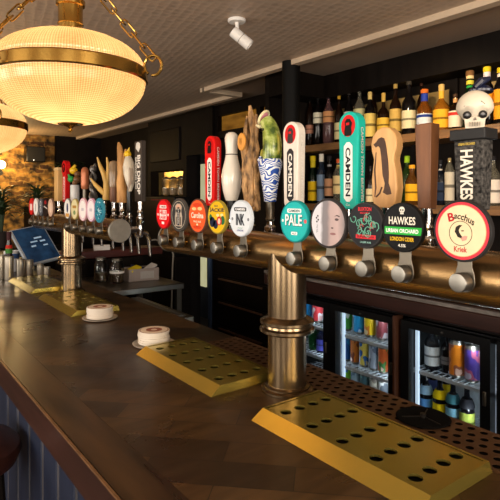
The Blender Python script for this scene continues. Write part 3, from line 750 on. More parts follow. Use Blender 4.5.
b = MB(); b.tube([(-0.020, 0.170, 0.0132), (-0.024, 0.13, 0.0132), (-0.021, 0.09, 0.0132), (-0.024, 0.07, 0.0132)], [0.001, 0.002, 0.002, 0.001], 6); b.tube([(-0.020, 0.070, 0.0132), (-0.010, 0.078, 0.0132), (-0.004, 0.092, 0.0132)], 0.002, 6)
b.build('burnt_branch', mat('burnt_wood', (72, 48, 34)), o)
# fish
o = handle(1.147, 'green fish tap handle leaping open-mouthed from a blue and white wave', ferr=0.055, fm=DSTEEL)
def _wave(nt, N, L, b):
    v = coords(N, L)
    w = N.new('ShaderNodeTexWave'); w.wave_type = 'RINGS'; w.inputs['Scale'].default_value = 34; w.inputs['Distortion'].default_value = 16; w.inputs['Detail'].default_value = 0.6; w.inputs['Detail Scale'].default_value = 1.2
    L.new(v, w.inputs['Vector']); cr = N.new('ShaderNodeValToRGB'); cr.color_ramp.elements[0].position = 0.42; cr.color_ramp.elements[1].position = 0.56
    cr.color_ramp.elements[0].color = rgb((40, 76, 160)); cr.color_ramp.elements[1].color = rgb((222, 228, 232))
    L.new(w.outputs['Fac'], cr.inputs['Fac']); L.new(cr.outputs['Color'], b.inputs['Base Color']); b.inputs['Roughness'].default_value = 0.25
MB().lathe([(0, 0.056), (0.0185, 0.056), (0.0215, 0.08), (0.026, 0.11), (0.032, 0.14), (0.0365, 0.158), (0.0375, 0.168), (0.034, 0.178), (0.0, 0.182)], 28, R(-90, 'X'), sx=1.05, sy=0.85).build('wave_base', nodemat('blue_wave_glaze', _wave), o)
b = MB(); b.tube([(-0.03, 0.166, 0.004), (-0.040, 0.180, 0.006), (-0.034, 0.190, 0.006)], [0.012, 0.008, 0.003], 10); b.build('wave_crest', bpy.data.materials['blue_wave_glaze'], o)
def _fish(nt, N, L, b):
    v = coords(N, L, scale=(60, 60, 60)); vo = N.new('ShaderNodeTexNoise'); vo.inputs['Scale'].default_value = 0.6; vo.inputs['Detail'].default_value = 3
    L.new(v, vo.inputs['Vector']); cr = N.new('ShaderNodeValToRGB'); e = cr.color_ramp.elements
    e[0].position = 0.35; e[0].color = rgb((62, 84, 34)); e[1].position = 0.65; e[1].color = rgb((188, 196, 120))
    q = e.new(0.5); q.color = rgb((132, 148, 62))
    L.new(vo.outputs['Fac'], cr.inputs['Fac']); L.new(cr.outputs['Color'], b.inputs['Base Color']); b.inputs['Roughness'].default_value = 0.2
FISH = nodemat('fish_glaze', _fish)
path = [(0.006, 0.172, 0), (0.009, 0.19, 0), (0.010, 0.215, 0), (0.008, 0.24, 0), (0.002, 0.262, 0.0), (-0.006, 0.280, 0.002), (-0.014, 0.292, 0.004)]
fish = MB().tube(path, [0.025, 0.0275, 0.0275, 0.0265, 0.0245, 0.022, 0.019], 20).build('fish_body', FISH, o)
Mm = T(-0.0185, 0.2975, 0.005) @ R(55, 'Z') @ R(20, 'X')
b = MB(); b.lathe([(0, 0), (0.0155, 0.001), (0.0205, 0.006)], 20, Mm @ R(-90, 'X')); b.build('mouth', mat('fish_mouth', (214, 140, 150), 0.3, var=0.15), fish)
b = MB(); b.tube([tuple(Mm @ Vector((0.0215*math.cos(2*PI*k/20), 0.004, 0.0215*math.sin(2*PI*k/20)))) for k in range(20)], 0.0038, 8, closed=True); b.tube([(-0.028, 0.280, 0.004), (-0.040, 0.276, 0.008), (-0.050, 0.281, 0.012)], [0.007, 0.006, 0.003], 10); b.build('lips', mat('fish_lips', (226, 214, 170), 0.3, var=0.15), fish)
b = MB(); b.ball(0.004, T(-0.002, 0.262, 0.0245)); b.build('eye', mat('fish_eye', (30, 26, 16), 0.1), fish)
b = MB(); b.prism([(-0.014, 0.182), (-0.036, 0.190), (-0.032, 0.206), (-0.016, 0.214)], -0.004, 0.010); b.build('fin', mat('fish_fin', (150, 140, 44), 0.3, var=0.2), fish, bevel=0.002)
b = MB(); b.prism([(0.030, 0.182), (0.044, 0.198), (0.042, 0.236), (0.032, 0.25)], -0.003, 0.003); b.build('fin', mat('fish_fin', (150, 140, 44)), fish, bevel=0.002)
# twigs
o = handle(1.242, 'bundle of brown twigs tap handle with a small sawn wood disc', neck=0.016, fm=DSTEEL)
BARK = mat('twig_bark', (84, 56, 32), 0.6, var=0.5, scale=34, stretch=(2, 0.9, 2), col2=(168, 128, 80), bump=0.8)
q = random.Random(11)
for (x0, x1, h, r_, zz) in ((-0.016, -0.022, 0.272, 0.0125, 0.004), (0.004, 0.008, 0.345, 0.0145, 0.0), (0.018, 0.020, 0.318, 0.0115, -0.006), (-0.008, -0.008, 0.315, 0.0125, 0.010), (0.014, 0.022, 0.24, 0.0105, -0.016)):
    pth = []
    for k in range(9):
        t_ = k/8; pth.append((x0+(x1-x0)*t_+q.uniform(-.006, .006), 0.03+(h-0.03)*t_, zz+q.uniform(-.006, .006)))
    MB().tube(pth, [r_*(1-0.35*k/8)*q.uniform(0.75, 1.12)*(0.45 if k == 8 else 1) for k in range(9)], 9, wob=0.22).build('twig', BARK, o)
MB().lathe([(0, 0), (0.0125, 0), (0.0135, 0.002), (0.0135, 0.006), (0.0125, 0.008), (0, 0.008)], 28, T(-0.013, 0.236, 0.018) @ Matrix.Diagonal((1.35, 2.0, 1, 1))).build('wood_disc', mat('sawn_orange_wood', (214, 148, 62), 0.5, var=0.15, scale=20), o)
text(o, 'W', -0.013, 0.236, 0.014, 0.022, 0.0264, paint((120, 70, 26)))
MB().lathe([(0, 0.028), (0.026, 0.028), (0.030, 0.034), (0.030, 0.040), (0.0, 0.046)], 20, R(-90, 'X'), rib=0.06).build('root_collar', BARK, o)
# bowling pin
o = handle(1.340, 'glossy white bowling pin tap handle with a dark neck line', fm=BLACK, ferr=0.06, neck=0.014)
PIN = mat('pin_white', (222, 214, 200), 0.18, var=0.03, coat=0.4)
MB().lathe([(0, 0.058), (0.018, 0.058), (0.0215, 0.066), (0.0275, 0.088), (0.0320, 0.118), (0.0325, 0.134), (0.0295, 0.156), (0.0235, 0.180), (0.0195, 0.198), (0.0185, 0.212), (0.0195, 0.228), (0.0215, 0.246), (0.0215, 0.258), (0.0185, 0.268), (0.011, 0.2745), (0, 0.276)], 32, R(-90, 'X')).build('pin', PIN, o)
MB().lathe([(0.0184, 0.2025), (0.0196, 0.2027), (0.0196, 0.2053), (0.0184, 0.2055)], 32, R(-90, 'X')).build('neck_line', INKK, o)

# far handles
GG = 'tap handles on the far tower'
o = handle(2.01, 'tall flat dark wood tap handle with white lettering running down', group=GG)
MB().box(-0.034, 0.034, 0.05, 0.305, -0.010, 0.010).build('paddle', mat('dark_wood_paddle', (46, 36, 28), 0.5, var=0.25, scale=8, stretch=(6, 1, 6)), o, bevel=0.002)
text(o, 'BIG DROP', 0.008, 0.163, 0.165, 0.030, 0.0104, paint((236, 230, 220)), rot=-90, off=0.03)
text(o, 'BREWING CO', -0.019, 0.170, 0.135, 0.013, 0.0104, paint((226, 220, 208)), rot=-90, off=0.02)
shape(o, [(-0.021, 0.275), (-0.017, 0.296), (0.0, 0.301), (0.020, 0.294), (0.023, 0.277), (0.006, 0.257)], (216, 210, 200), 0.0105)
o = handle(2.12, 'white parrot tap handle with a yellow head on a dark perch', group=GG, fm=BLACK, ferr=0.10)
PW = mat('parrot_white', (206, 196, 176), 0.4, var=0.15, scale=30)
bd = MB().tube([(0.014, 0.095, 0), (0.010, 0.13, 0), (0.003, 0.17, 0), (-0.004, 0.205, 0), (-0.010, 0.235, 0), (-0.012, 0.248, 0)], [0.006, 0.018, 0.026, 0.027, 0.018, 0.012], 18).build('bird_body', PW, o)
b = MB(); b.ball(0.016, T(-0.013, 0.258, 0.002)); b.tube([(-0.010, 0.27, 0), (0.0, 0.288, 0)], [0.008, 0.001], 8); b.build('head', mat('parrot_yellow', (222, 180, 30), 0.4, var=0.15), bd)
b = MB(); b.tube([(-0.026, 0.258, 0.004), (-0.034, 0.254, 0.005), (-0.035, 0.246, 0.005)], [0.006, 0.004, 0.001], 8); b.build('beak', BLACK, bd)
b = MB(); b.prism([(0.012, 0.09), (0.030, 0.135), (0.032, 0.18), (0.022, 0.20), (0.010, 0.14)], -0.006, 0.014); b.build('wing', mat('parrot_grey', (176, 160, 142), 0.5, var=0.2), bd, bevel=0.003)
o = handle(2.20, 'gnarled tan driftwood stick tap handle, tallest on the far tower', group=GG)
DRIFT = mat('driftwood', (176, 122, 62), 0.6, var=0.3, scale=10, stretch=(4, 1, 4), col2=(196, 146, 86), bump=0.5)
st1 = MB().tube([(0.0, 0.045, 0), (0.002, 0.09, 0), (-0.002, 0.135, 0.002), (0.004, 0.17, -0.002), (0.000, 0.205, 0.002), (-0.004, 0.25, 0.004), (-0.008, 0.295, 0.008), (-0.012, 0.316, 0.010)], [0.024, 0.025, 0.022, 0.023, 0.019, 0.016, 0.012, 0.005], 14, wob=0.06).build('stick', DRIFT, o)
b = MB(); b.tube([(0.004, 0.21, 0), (0.012, 0.25, -0.010), (0.010, 0.285, -0.014)], [0.013, 0.010, 0.005], 10); b.build('branch_stub', DRIFT, st1)
o = handle(2.29, 'clear tube tap handle over a turned wooden base, right of the antlers', group=GG)
MB().lathe([(0, 0.045), (0.018, 0.045), (0.021, 0.06), (0.021, 0.115), (0, 0.115)], 20, R(-90, 'X')).build('wood_base', WALN, o)
MB().lathe([(0, 0.1155), (0.023, 0.1155), (0.025, 0.13), (0.025, 0.215), (0.020, 0.232), (0.010, 0.238), (0, 0.239)], 24, R(-90, 'X')).build('tube_top', mat('smoky_tan_resin', (164, 136, 104), 0.15, var=0.3, scale=20, trans=0.3), o)
o = handle(2.41, 'yellow forked antler tap handle on a chrome and black base', group=GG)
ANT = mat('antler', (204, 162, 84), 0.5, var=0.2, scale=14)
b = MB(); b.tube([(0.010, 0.055, -0.004), (0.010, 0.10, -0.006), (0.009, 0.14, -0.006), (0.002, 0.18, 0.004), (-0.008, 0.22, 0.018), (-0.014, 0.262, 0.030)], [0.017, 0.016, 0.014, 0.012, 0.009, 0.003], 12)
b.tube([(0.008, 0.085, 0.0), (0.0, 0.105, 0.020), (-0.010, 0.130, 0.042), (-0.018, 0.160, 0.062)], [0.013, 0.012, 0.009, 0.003], 10)
b.tube([(0.010, 0.12, -0.006), (0.012, 0.17, -0.014), (0.012, 0.22, -0.014), (0.010, 0.262, -0.008)], [0.013, 0.011, 0.008, 0.003], 10)
b.build('antler', ANT, o)
o = handle(2.56, 'dark pewter twisted figure tap handle between the copper one and antlers', group=GG, fm=DSTEEL)
PEW = mat('pewter', (112, 108, 104), 0.35, 0.7, var=0.4, scale=50, bump=0.6)
b = MB()
for k in range(2):
    b.tube([(0.012*math.cos(q_*0.9+k*PI), 0.045+q_*0.0135, 0.012*math.sin(q_*0.9+k*PI)) for q_ in range(13)], [0.012-0.0004*q_ for q_ in range(13)], 10)
b.ball(0.018, T(0, 0.212, 0)); b.tube([(0.006, 0.219, 0), (0.03, 0.233, 0), (0.042, 0.219, 0)], [0.008, 0.006, 0.002], 8)
b.build('figure', PEW, o)
o = handle(2.68, 'smooth copper-pink rounded cylinder tap handle on the far tower', group=GG, ferr=0.11, fm=DSTEEL)
MB().lathe([(0, 0.11), (0.014, 0.11), (0.019, 0.118), (0.021, 0.14), (0.021, 0.195), (0.018, 0.214), (0.011, 0.224), (0, 0.227)], 24, R(-90, 'X')).build('grip', mat('copper_pink', (186, 112, 76), 0.35, 0.3, var=0.12, scale=20), o)
o = handle(2.84, 'white cylinder tap handle crowned by a yellow, green and brown ornament', group=GG)
MB().lathe([(0, 0.045), (0.023, 0.045), (0.024, 0.06), (0.024, 0.130), (0.022, 0.136), (0, 0.136)], 24, R(-90, 'X')).build('white_cylinder', mat('white_ceramic', (208, 206, 204), 0.3, var=0.06), o)
b = MB(); b.ball(0.020, T(0.022, 0.165, -0.004)); b.ball(0.017, T(0.018, 0.195, -0.008)); b.ball(0.014, T(0.0, 0.148, 0)); b.build('brown_ornament', mat('ornament_brown', (110, 74, 44), 0.4, var=0.3, scale=40), o)
b = MB(); b.ball(0.018, T(-0.020, 0.168, 0.014)); b.tube([(-0.020, 0.165, 0.014), (-0.030, 0.195, 0.026)], [0.012, 0.004], 8); b.build('green_ornament', mat('ornament_green', (34, 148, 70), 0.35, var=0.2), o)
b = MB(); b.ball(0.021, T(-0.004, 0.215, 0.006)); b.tube([(-0.006, 0.22, 0.01), (0.010, 0.245, 0.0)], [0.014, 0.006], 8); b.build('yellow_ornament', mat('ornament_yellow', (226, 182, 34), 0.35, var=0.15), o)
o = handle(2.99, 'red tap handle with a round head and white name strip, far tower', group=GG)
b = MB(); b.prism(stadium(0.058, 0.22, r=0.012, cy=0.150), -0.012, 0.012); b.lathe([(0, -0.014), (0.044, -0.014), (0.044, 0.014), (0, 0.014)], 36, T(0, 0.234, 0) @ Matrix.Diagonal((0.86, 1.0, 1, 1))); b.build('paddle', paint((204, 26, 28), 0.3), o, bevel=0.002)
MB().prism(stadium(0.030, 0.130, r=0.006, cy=0.120), 0.0122, 0.0126).build('name_plate', paint((226, 196, 190)), o, smooth=False)
text(o, 'CAMDEN', 0, 0.120, 0.112, 0.020, 0.0130, paint((196, 30, 32)), rot=-90, off=0.03)
b = MB(); b.ring(0.016, 0.026, 0.0142, 0.0148, 28, T(0, 0.236, 0)); b.prism(rect(0.004, 0.226, 0.016, 0.026), 0.0143, 0.0149); b.build('emblem', paint((40, 14, 14)), o, smooth=False)
o = handle(3.12, 'pale cream wooden block tap handle at the left of the far red one', group=GG)
MB().box(-0.034, 0.034, 0.045, 0.225, -0.02, 0.02).build('block', mat('pale_wood', (212, 170, 108), 0.4, var=0.12, scale=6, stretch=(5, 1, 5)), o, bevel=0.003)
MB().box(-0.036, 0.036, 0.2252, 0.244, -0.022, 0.022).build('cap', mat('pale_wood_cap', (226, 190, 132), 0.4, var=0.12), o, bevel=0.003)

# =====================================================================
#  COASTERS, TILL, TUMBLERS ON THE BAR
# =====================================================================
CARD = mat('coaster_card', (214, 202, 186), 0.7, var=0.12, scale=8, stretch=(1, 1, 40))
def coasters(x, y, label, lab2):
    s_ = tag(MB().lathe([(0, 0), (0.045, 0), (0.064, 0.004), (0.067, 0.0075), (0.064, 0.008), (0.058, 0.006), (0, 0.0035)], 40, None).build('saucer', mat('saucer_glaze', (170, 160, 146), 0.3, var=0.25, scale=30), None), lab2, 'saucer', 'saucers under coaster stacks')
    s_.location = (x, y, CT)
    n = 11
    for k in range(n):
        last = k == n-1
        dx, dy = random.uniform(-.0016, .0016), random.uniform(-.0016, .0016)
        z = CT + 0.0083 + k*0.0036
        if k == 0 or last:
            o = thing('coaster', '', 'coaster', (x+dx, y+dy, z), group='coasters in a stack')
            MB().cyl(0.049, 0, 0.0032, 40).build('card', CARD, o)
            MB().cyl(0.046, 0.0032, 0.0035, 40).build('printed_ring', paint((132, 84, 62), 0.6), o); MB().cyl(0.043, 0.0035, 0.0038, 40).build('printed_face', paint((222, 206, 186), 0.6), o)
            MB().ring(0.010, 0.026, 0.0038, 0.0040, 12).build('printed_emblem', paint((150, 96, 78), 0.6), o)
            if k == 0: proto = o
        else:
            o = proto.copy(); COL.objects.link(o); o.location = (x+dx, y+dy, z)
            c = proto.children[0].copy(); COL.objects.link(c); c.parent = o
        o['group'] = 'coasters stacked, ' + label
        o['label'] = ('topmost printed coaster of ' if last else 'plain-edged round card coaster inside ') + label
        if k == 0 and not last:
            for c in list(o.children)[1:]: bpy.data.objects.remove(c)
coasters(0.744, 1.492, 'the stack left of the nearer drip trays', 'small saucer under the coaster stack left of the nearer drip trays')
coasters(0.737, 1.935, 'the farther stack by the far tower', 'small saucer under the farther coaster stack by the far tower')

# till screen
ti = thing('till_screen', 'tilted touch-screen till with a blue glowing display by the far tower', 'till', (0.92, 3.50, CT))
fwd = Vector((SN, CS, 0)); rgt = Vector((CS, -SN, 0)); upv = Vector((0, 0, 1))
def campt(px, py, Z): return Vector((0, 0, CAMZ)) + Z*(fwd + rgt*((px-250)/FPX) - upv*((py-HOR)/FPX))
cen = campt(36, 244, 3.26)
av = (rgt*0.164 - upv*0.208 - fwd*0.10); bv = (rgt*0.15 + upv*0.035 + fwd*0.173)
bv = (bv - av*(bv.dot(av)/av.dot(av)))
nn = av.cross(bv).normalized()
if nn.dot(fwd) > 0: nn = -nn
Mx = Matrix((bv.normalized().to_4d(), (-av).normalized().to_4d(), nn.to_4d(), (0, 0, 0, 1))).transposed()
for i in range(3): Mx[i][3] = (cen - Vector((0.92, 3.50, CT)))[i]
Mx[3][0] = Mx[3][1] = Mx[3][2] = 0
wa, ha = bv.length*0.95, av.length
MB().box(-wa/2, wa/2, -ha/2, ha/2, -0.022, 0.0, Mx).build('housing', mat('till_grey', (150, 158, 166), 0.4, var=0.05), ti, bevel=0.003)
SCR = mat('till_display', (20, 42, 70), 0.2, emit=0.16, var=0.3, scale=14, col2=(28, 60, 94))
scr = MB().box(-wa/2+0.012, wa/2-0.008, -ha/2+0.012, ha/2-0.008, 0.0, 0.001, Mx).build('display', SCR, ti)
b = MB()
for (x, y, w, h) in ((0.03, 0.045, 0.05, 0.012), (0.05, 0.015, 0.035, 0.012), (-0.005, 0.02, 0.045, 0.01), (-0.02, -0.012, 0.03, 0.012), (0.055, -0.02, 0.03, 0.01)):
    b.box(x-w/2, x+w/2, y-h/2, y+h/2, 0.001, 0.0014, Mx)
b.build('display_icon', mat('display_icon_white', (140, 166, 190), 0.4, emit=0.5, var=0.1), scr, smooth=False)
p0 = Mx @ Vector((0, 0.02, -0.02))
MB().tube([(p0.x, p0.y, p0.z), (p0.x+0.02, p0.y+0.03, p0.z-0.06), (0, 0.03, 0.017)], 0.016, 10).build('stand_arm', BLACK, ti)
MB().lathe([(0, 0.0005), (0.07, 0.0005), (0.07, 0.008), (0.02, 0.016), (0, 0.016)], 24, T(0, 0.03, 0)).build('stand_base', BLACK, ti)

# steel tumblers and clutter at far left of the bar
def at(px, py, z):       # ground point for a pixel at height z
    Z = (CAMZ-z)*FPX/(py-HOR); a, b_ = _ab(px); return Z*a, Z*b_, Z
TS = mat('tumbler_steel', (196, 186, 170), 0.3, 0.85, var=0.15, scale=20)
def tumbler(px, py, wpx, top, label):
    x, y, Z = at(px, py, CT); r = wpx*Z/FPX/2; h = (py-top)*Z/FPX
    o = thing('steel_tumbler', label, 'tumbler', (x, y, CT), group='steel tumblers at the far end of the bar')
    MB().lathe([(0, 0), (r*0.9, 0), (r*0.95, 0.004), (r, h), (r*0.93, h), (r*0.88, 0.01), (0, 0.008)], 24).build('cup', TS, o)
    MB().lathe([(r, h-0.006), (r*1.05, h-0.004), (r*1.05, h), (r*0.93, h+0.001)], 24).build('rim', TS, o)
    return x, y, h, r
tumbler(1, 279, 9, 255, 'leftmost steel tumbler, cut by the left edge of the photo')
sx_, sy_, sh_, sr_ = tumbler(9, 280, 9, 256, 'tall steel tumbler holding the red-necked sauce bottle')
tumbler(20.5, 276, 8, 259, 'steel tumbler between the sauce bottle tumbler and the till')
tumbler(29, 275, 8, 260, 'steel tumbler just left of the till screen corner')
tumbler(40, 275, 6.5, 264, 'short steel tumbler under the till screen')
tumbler(47, 275, 6.5, 267, 'shortest steel tumbler right of the till screen, behind the far tray')
o = thing('sauce_bottle', 'dark sauce bottle with red and green neck standing in a steel tumbler', 'bottle', (sx_, sy_, CT+0.011))
MB().lathe([(0, 0), (0.018, 0), (0.018, 0.14), (0.0185, 0.17), (0.012, 0.21), (0.011, 0.255), (0, 0.255)], 18).build('glass', mat('dark_sauce', (34, 22, 16), 0.2, var=0.2), o)
MB().lathe([(0.0187, 0.142), (0.0192, 0.142), (0.0192, 0.168), (0.0187, 0.168)], 18).build('green_band', paint((60, 110, 50)), o)
MB().lathe([(0.0185, 0.1685), (0.0195, 0.1685), (0.0162, 0.188), (0.0150, 0.188)], 18).build('red_band', paint((170, 40, 30)), o)
MB().lathe([(0.0115, 0.215), (0.013, 0.215), (0.013, 0.262), (0, 0.262)], 18).build('cap', paint((60, 34, 36)), o)
x, y, Z = 0.80, 3.56, 0
o = thing('mug', 'white mug with a blue band behind the steel tumblers', 'mug', (0.76, 3.50, CT))
MB().lathe([(0, 0), (0.038, 0), (0.044, 0.01), (0.046, 0.13), (0.042, 0.13), (0.040, 0.012), (0, 0.01)], 24).build('cup', mat('mug_white', (206, 208, 214), 0.3), o)
MB().lathe([(0.0462, 0.085), (0.0468, 0.085), (0.0468, 0.115), (0.0462, 0.115)], 24).build('blue_band', paint((60, 84, 130)), o)
MB().tube([(0.044, 0, 0.10), (0.068, 0, 0.095), (0.072, 0, 0.06), (0.046, 0, 0.035)], 0.006, 8).build('handle', mat('mug_white', (206, 208, 214)), o)

# =====================================================================
#  BACK BAR : counter, fridges, shelves, bottles
# =====================================================================
FX = 2.10
bc = thing('back_counter', 'long mahogany-edged back counter running above the glass door fridges', 'counter', (2.36, 0.8, 0.979))
MB().box(-0.26, 0.26, -3.1, 1.795, 0.028, 0.088).build('worktop', mat('dark_worktop', (70, 46, 34), 0.25, var=0.25, scale=6, stretch=(6, 0.7, 6)), bc)
MB().box(-0.285, -0.2602, -3.1, 1.795, 0.0, 0.072).build('front_edge', MAHOG, bc, bevel=0.008)
MB().box(-0.285, -0.2602, -3.1, 1.795, 0.0725, 0.089).build('metal_lip', mat('scuffed_metal_lip', (120, 112, 106), 0.35, 0.5, var=0.45, scale=30, stretch=(1, 0.4, 1)), bc)
MB().box(-0.25, -0.22, -3.1, 1.795, -0.015, 0.0275).build('under_rail', DARKP, bc)

FL = []
def fridge(y0, y1, doors, shelves, label):
    cy = (y0+y1)/2; H = 0.945
    o = thing('bar_fridge', label, 'fridge', (2.34, cy, 0), group='glass door bar fridges')
    D0, D1 = -0.195, 0.24; h = (y1-y0)/2
    b = MB(); b.box(D1-0.03, D1, -h, h, 0.0, H); b.box(D0, D1, -h, -h+0.03, 0, H); b.box(D0, D1, h-0.03, h, 0, H); b.box(D0, D1, -h, h, H-0.03, H); b.box(D0, D1, -h, h, 0, 0.09)
    b.build('cabinet', BLACK, o, smooth=False)
    b = MB(); b.box(D1-0.035, D1-0.0305, -h+0.031, h-0.031, 0.091, H-0.031); b.build('liner', FRIDGEIN, o)
    for (a, c) in doors:
        a -= cy; c -= cy
        fw = 0.045
        d = MB(); x0, x1 = D0-0.045, D0-0.003
        d.box(x0, x1, a-fw, a, 0.10, H-0.002); d.box(x0, x1, c, c+fw, 0.10, H-0.002); d.box(x0, x1, a, c, 0.909, H-0.002); d.box(x0, x1, a, c, 0.10, 0.15)
        door = d.build('door', BLACK, o, smooth=False)
        MB().box(x0+0.012, x0+0.016, a+0.0005, c-0.0005, 0.1505, 0.9085).build('glass_pane', PANE, door)
        MB().box(x0-0.012, x0-0.0005, a-0.030, a-0.016, 0.66, 0.72).build('lock', DSTEEL, door, bevel=0.003)
        text(door, 'O', 0, 0, 0.012, 0.006, 0, paint((120, 120, 118)), pre=Matrix.Translation((x0-0.0006, (a+c)/2, 0.926)) @ Matrix(((0,0,-1,0),(-1,0,0,0),(0,1,0,0),(0,0,0,1))), name='maker_mark')
        MB().box(D0+0.005, D0+0.020, c-0.018, c-0.004, 0.155, 0.90).build('light_tube', LED, o)
        lt = MB().box(D0+0.03, D0+0.05, a+0.02, c-0.04, 0.904, 0.912).build('light_tube', LED, o)
    for (a, c) in doors:
        for zz in (0.30, 0.56, 0.87): FL.append((2.34+D0+0.03, a+0.06, zz))
    for zz in shelves:
        b = MB()
        b.box(D0+0.012, D0+0.018, -h+0.031, h-0.031, zz-0.016, zz-0.001)
        n = 7
        for k in range(n): b.box(D0+0.03+k*0.05, D0+0.034+k*0.05, -h+0.031, h-0.031, zz-0.005, zz-0.001)
        m = int((y1-y0)/0.03)
        for k in range(m): b.box(D0+0.014, D1-0.04, -h+0.035+k*0.03, -h+0.037+k*0.03, zz-0.005, zz-0.001)
        b.build('wire_shelf', WIRE, o, smooth=False)
    return o
def _pane(nt, N, L, b):
    N.remove(b); out = [n for n in N if n.type == 'OUTPUT_MATERIAL'][0]
    tr = N.new('ShaderNodeBsdfTransparent'); tr.inputs['Color'].default_value = (0.93, 0.96, 0.98, 1)
    gl = N.new('ShaderNodeBsdfGlossy'); gl.inputs['Roughness'].default_value = 0.03
    nz = N.new('ShaderNodeTexNoise'); nz.inputs['Scale'].default_value = 3
    mr = N.new('ShaderNodeMapRange'); mr.inputs['To Min'].default_value = 0.03; mr.inputs['To Max'].default_value = 0.06
    L.new(nz.outputs['Fac'], mr.inputs['Value'])
    mx = N.new('ShaderNodeMixShader'); L.new(mr.outputs['Result'], mx.inputs['Fac']); L.new(tr.outputs[0], mx.inputs[1]); L.new(gl.outputs[0], mx.inputs[2]); L.new(mx.outputs[0], out.inputs['Surface'])
def _mk(name, build):
    m = bpy.data.materials.new(name); m.use_nodes = True
    build(m.node_tree, m.node_tree.nodes, m.node_tree.links, m.node_tree.nodes['Principled BSDF']); return m
PANE = _mk('fridge_pane', _pane)
fridge(0.60, 1.575, [(0.68, 1.04), (1.157, 1.515)], (0.70, 0.42), 'black glass door fridge on the right, with an orange can on its shelf')
fridge(1.595, 2.56, [(1.634, 1.994), (2.087, 2.50)], (0.773, 0.598, 0.42), 'black double glass door fridge full of coloured cans, behind the near column')
dv = tag(MB().box(2.075, 2.14, 1.5765, 1.588, 0.0, 0.96).build('divider_post', mat('brown_divider', (70, 42, 28), 0.4, var=0.2), None), 'brown wooden divider post standing between the two fridges', 'post')

def band(mb, r, z0, z1, n=24): return mb.lathe([(r, z0), (r+0.0006, z0), (r+0.0006, z1), (r, z1)], n)
def can(x, y, z, r, h, col, art, label, grp):
    o = thing('drink_can', label, 'can', (x, y, z), (0, 0, random.uniform(0, 6)), grp)
    MB().lathe([(0, 0.003), (r*0.75, 0), (r*0.78, 0), (r, 0.012), (r, h-0.016), (r*0.82, h-0.002), (r*0.80, h), (r*0.77, h-0.003), (0, h-0.003)], 24).build('can_body', STEEL, o)
    m = _artmat(col, art)
    band(MB(), r, 0.014, h-0.018).build('printed_wrap', m, o)
    MB().box(-0.008, 0.012, -0.006, 0.006, h-0.0028, h-0.0012).build('ring_pull', STEEL, o)
    return o
_ac = {}
def _artmat(c1, c2):
    k = (c1, c2)
    if k in _ac: return _ac[k]
    def f(nt, N, L, b):
        v = coords(N, L, scale=(1, 1, 0.7)); vo = N.new('ShaderNodeTexVoronoi'); vo.inputs['Scale'].default_value = 34
        nz = N.new('ShaderNodeTexNoise'); nz.inputs['Scale'].default_value = 22; nz.inputs['Detail'].default_value = 1
        L.new(v, nz.inputs['Vector']); cr = N.new('ShaderNodeValToRGB'); cr.color_ramp.interpolation = 'CONSTANT'; e = cr.color_ramp.elements
        e[0].position = 0; e[0].color = rgb(c1); e[1].position = 0.52; e[1].color = rgb(c2)
        q = e.new(0.64); q.color = tuple(0.5*(a_+b_) for a_, b_ in zip(rgb(c1), (0.8, 0.8, 0.8, 1)))
        L.new(nz.outputs['Fac'], cr.inputs['Fac']); L.new(cr.outputs['Color'], b.inputs['Base Color']); b.inputs['Roughness'].default_value = 0.3; b.inputs['Metallic'].default_value = 0.1
    _ac[k] = nodemat('can_art_%d' % len(_ac), f); return _ac[k]
def glassm(c, trans=0.75, rough=0.05):
    return mat('glass_%d_%d_%d' % tuple(c), c, rough, trans=trans, var=0.05, ior=1.36)
def bottle(x, y, z, r, h, glass, cap, lab, label, grp, lz=(0.08, 0.5), sh=0.58, neck=0.30, extra=None, caph=0.09, name='bottle', rotz=0, top=None):
    o = thing(name, label, 'bottle', (x, y, z), None, grp)
    rn = r*neck; hs = h*sh
    MB().lathe([(0, 0.0), (r*0.9, 0.0), (r, 0.006), (r, hs), (r*0.92, hs+0.06*h), (r*0.62, hs+0.13*h), (rn*1.12, hs+0.19*h), (rn, hs+0.24*h), (rn, h*(1-caph)), (0, h*(1-caph))], 22).build('glass', glass, o)
    MB().lathe([(0, h*(1-caph)+0.0003), (rn*1.18, h*(1-caph)+0.0003), (rn*1.22, h*0.98), (rn*1.1, h), (0, h)], 18).build('cap', paint(cap, 0.35), o)
    if lab:
        lb = band(MB(), r+0.0004, h*lz[0], h*lz[1], 26).build('paper_label', paint(lab, 0.6), o)
        zc = h*(lz[0]+lz[1])/2; hh = h*(lz[1]-lz[0])
        if top:
            band(MB(), r+0.0012, h*lz[1]-hh*0.28, h*lz[1]-hh*0.08, 26).build('label_stripe', paint(top, 0.6), lb)
        else:
            band(MB(), r+0.0012, zc-hh*0.05, zc+hh*0.06, 26).build('label_stripe', paint(tuple(int(v*0.55) for v in lab), 0.6), lb)
    if extra:
        for (a, c, col) in extra:
            MB().lathe([(rn+0.0005, h*a), (rn+0.0014, h*a), (rn+0.0014, h*c), (rn+0.0005, h*c)], 18).build('neck_band', paint(col, 0.4), o)
    return o
G1 = 'drinks in the right fridge'; G2 = 'cans in the middle fridge'
def inx(px, X=2.235): return yat(px, X)
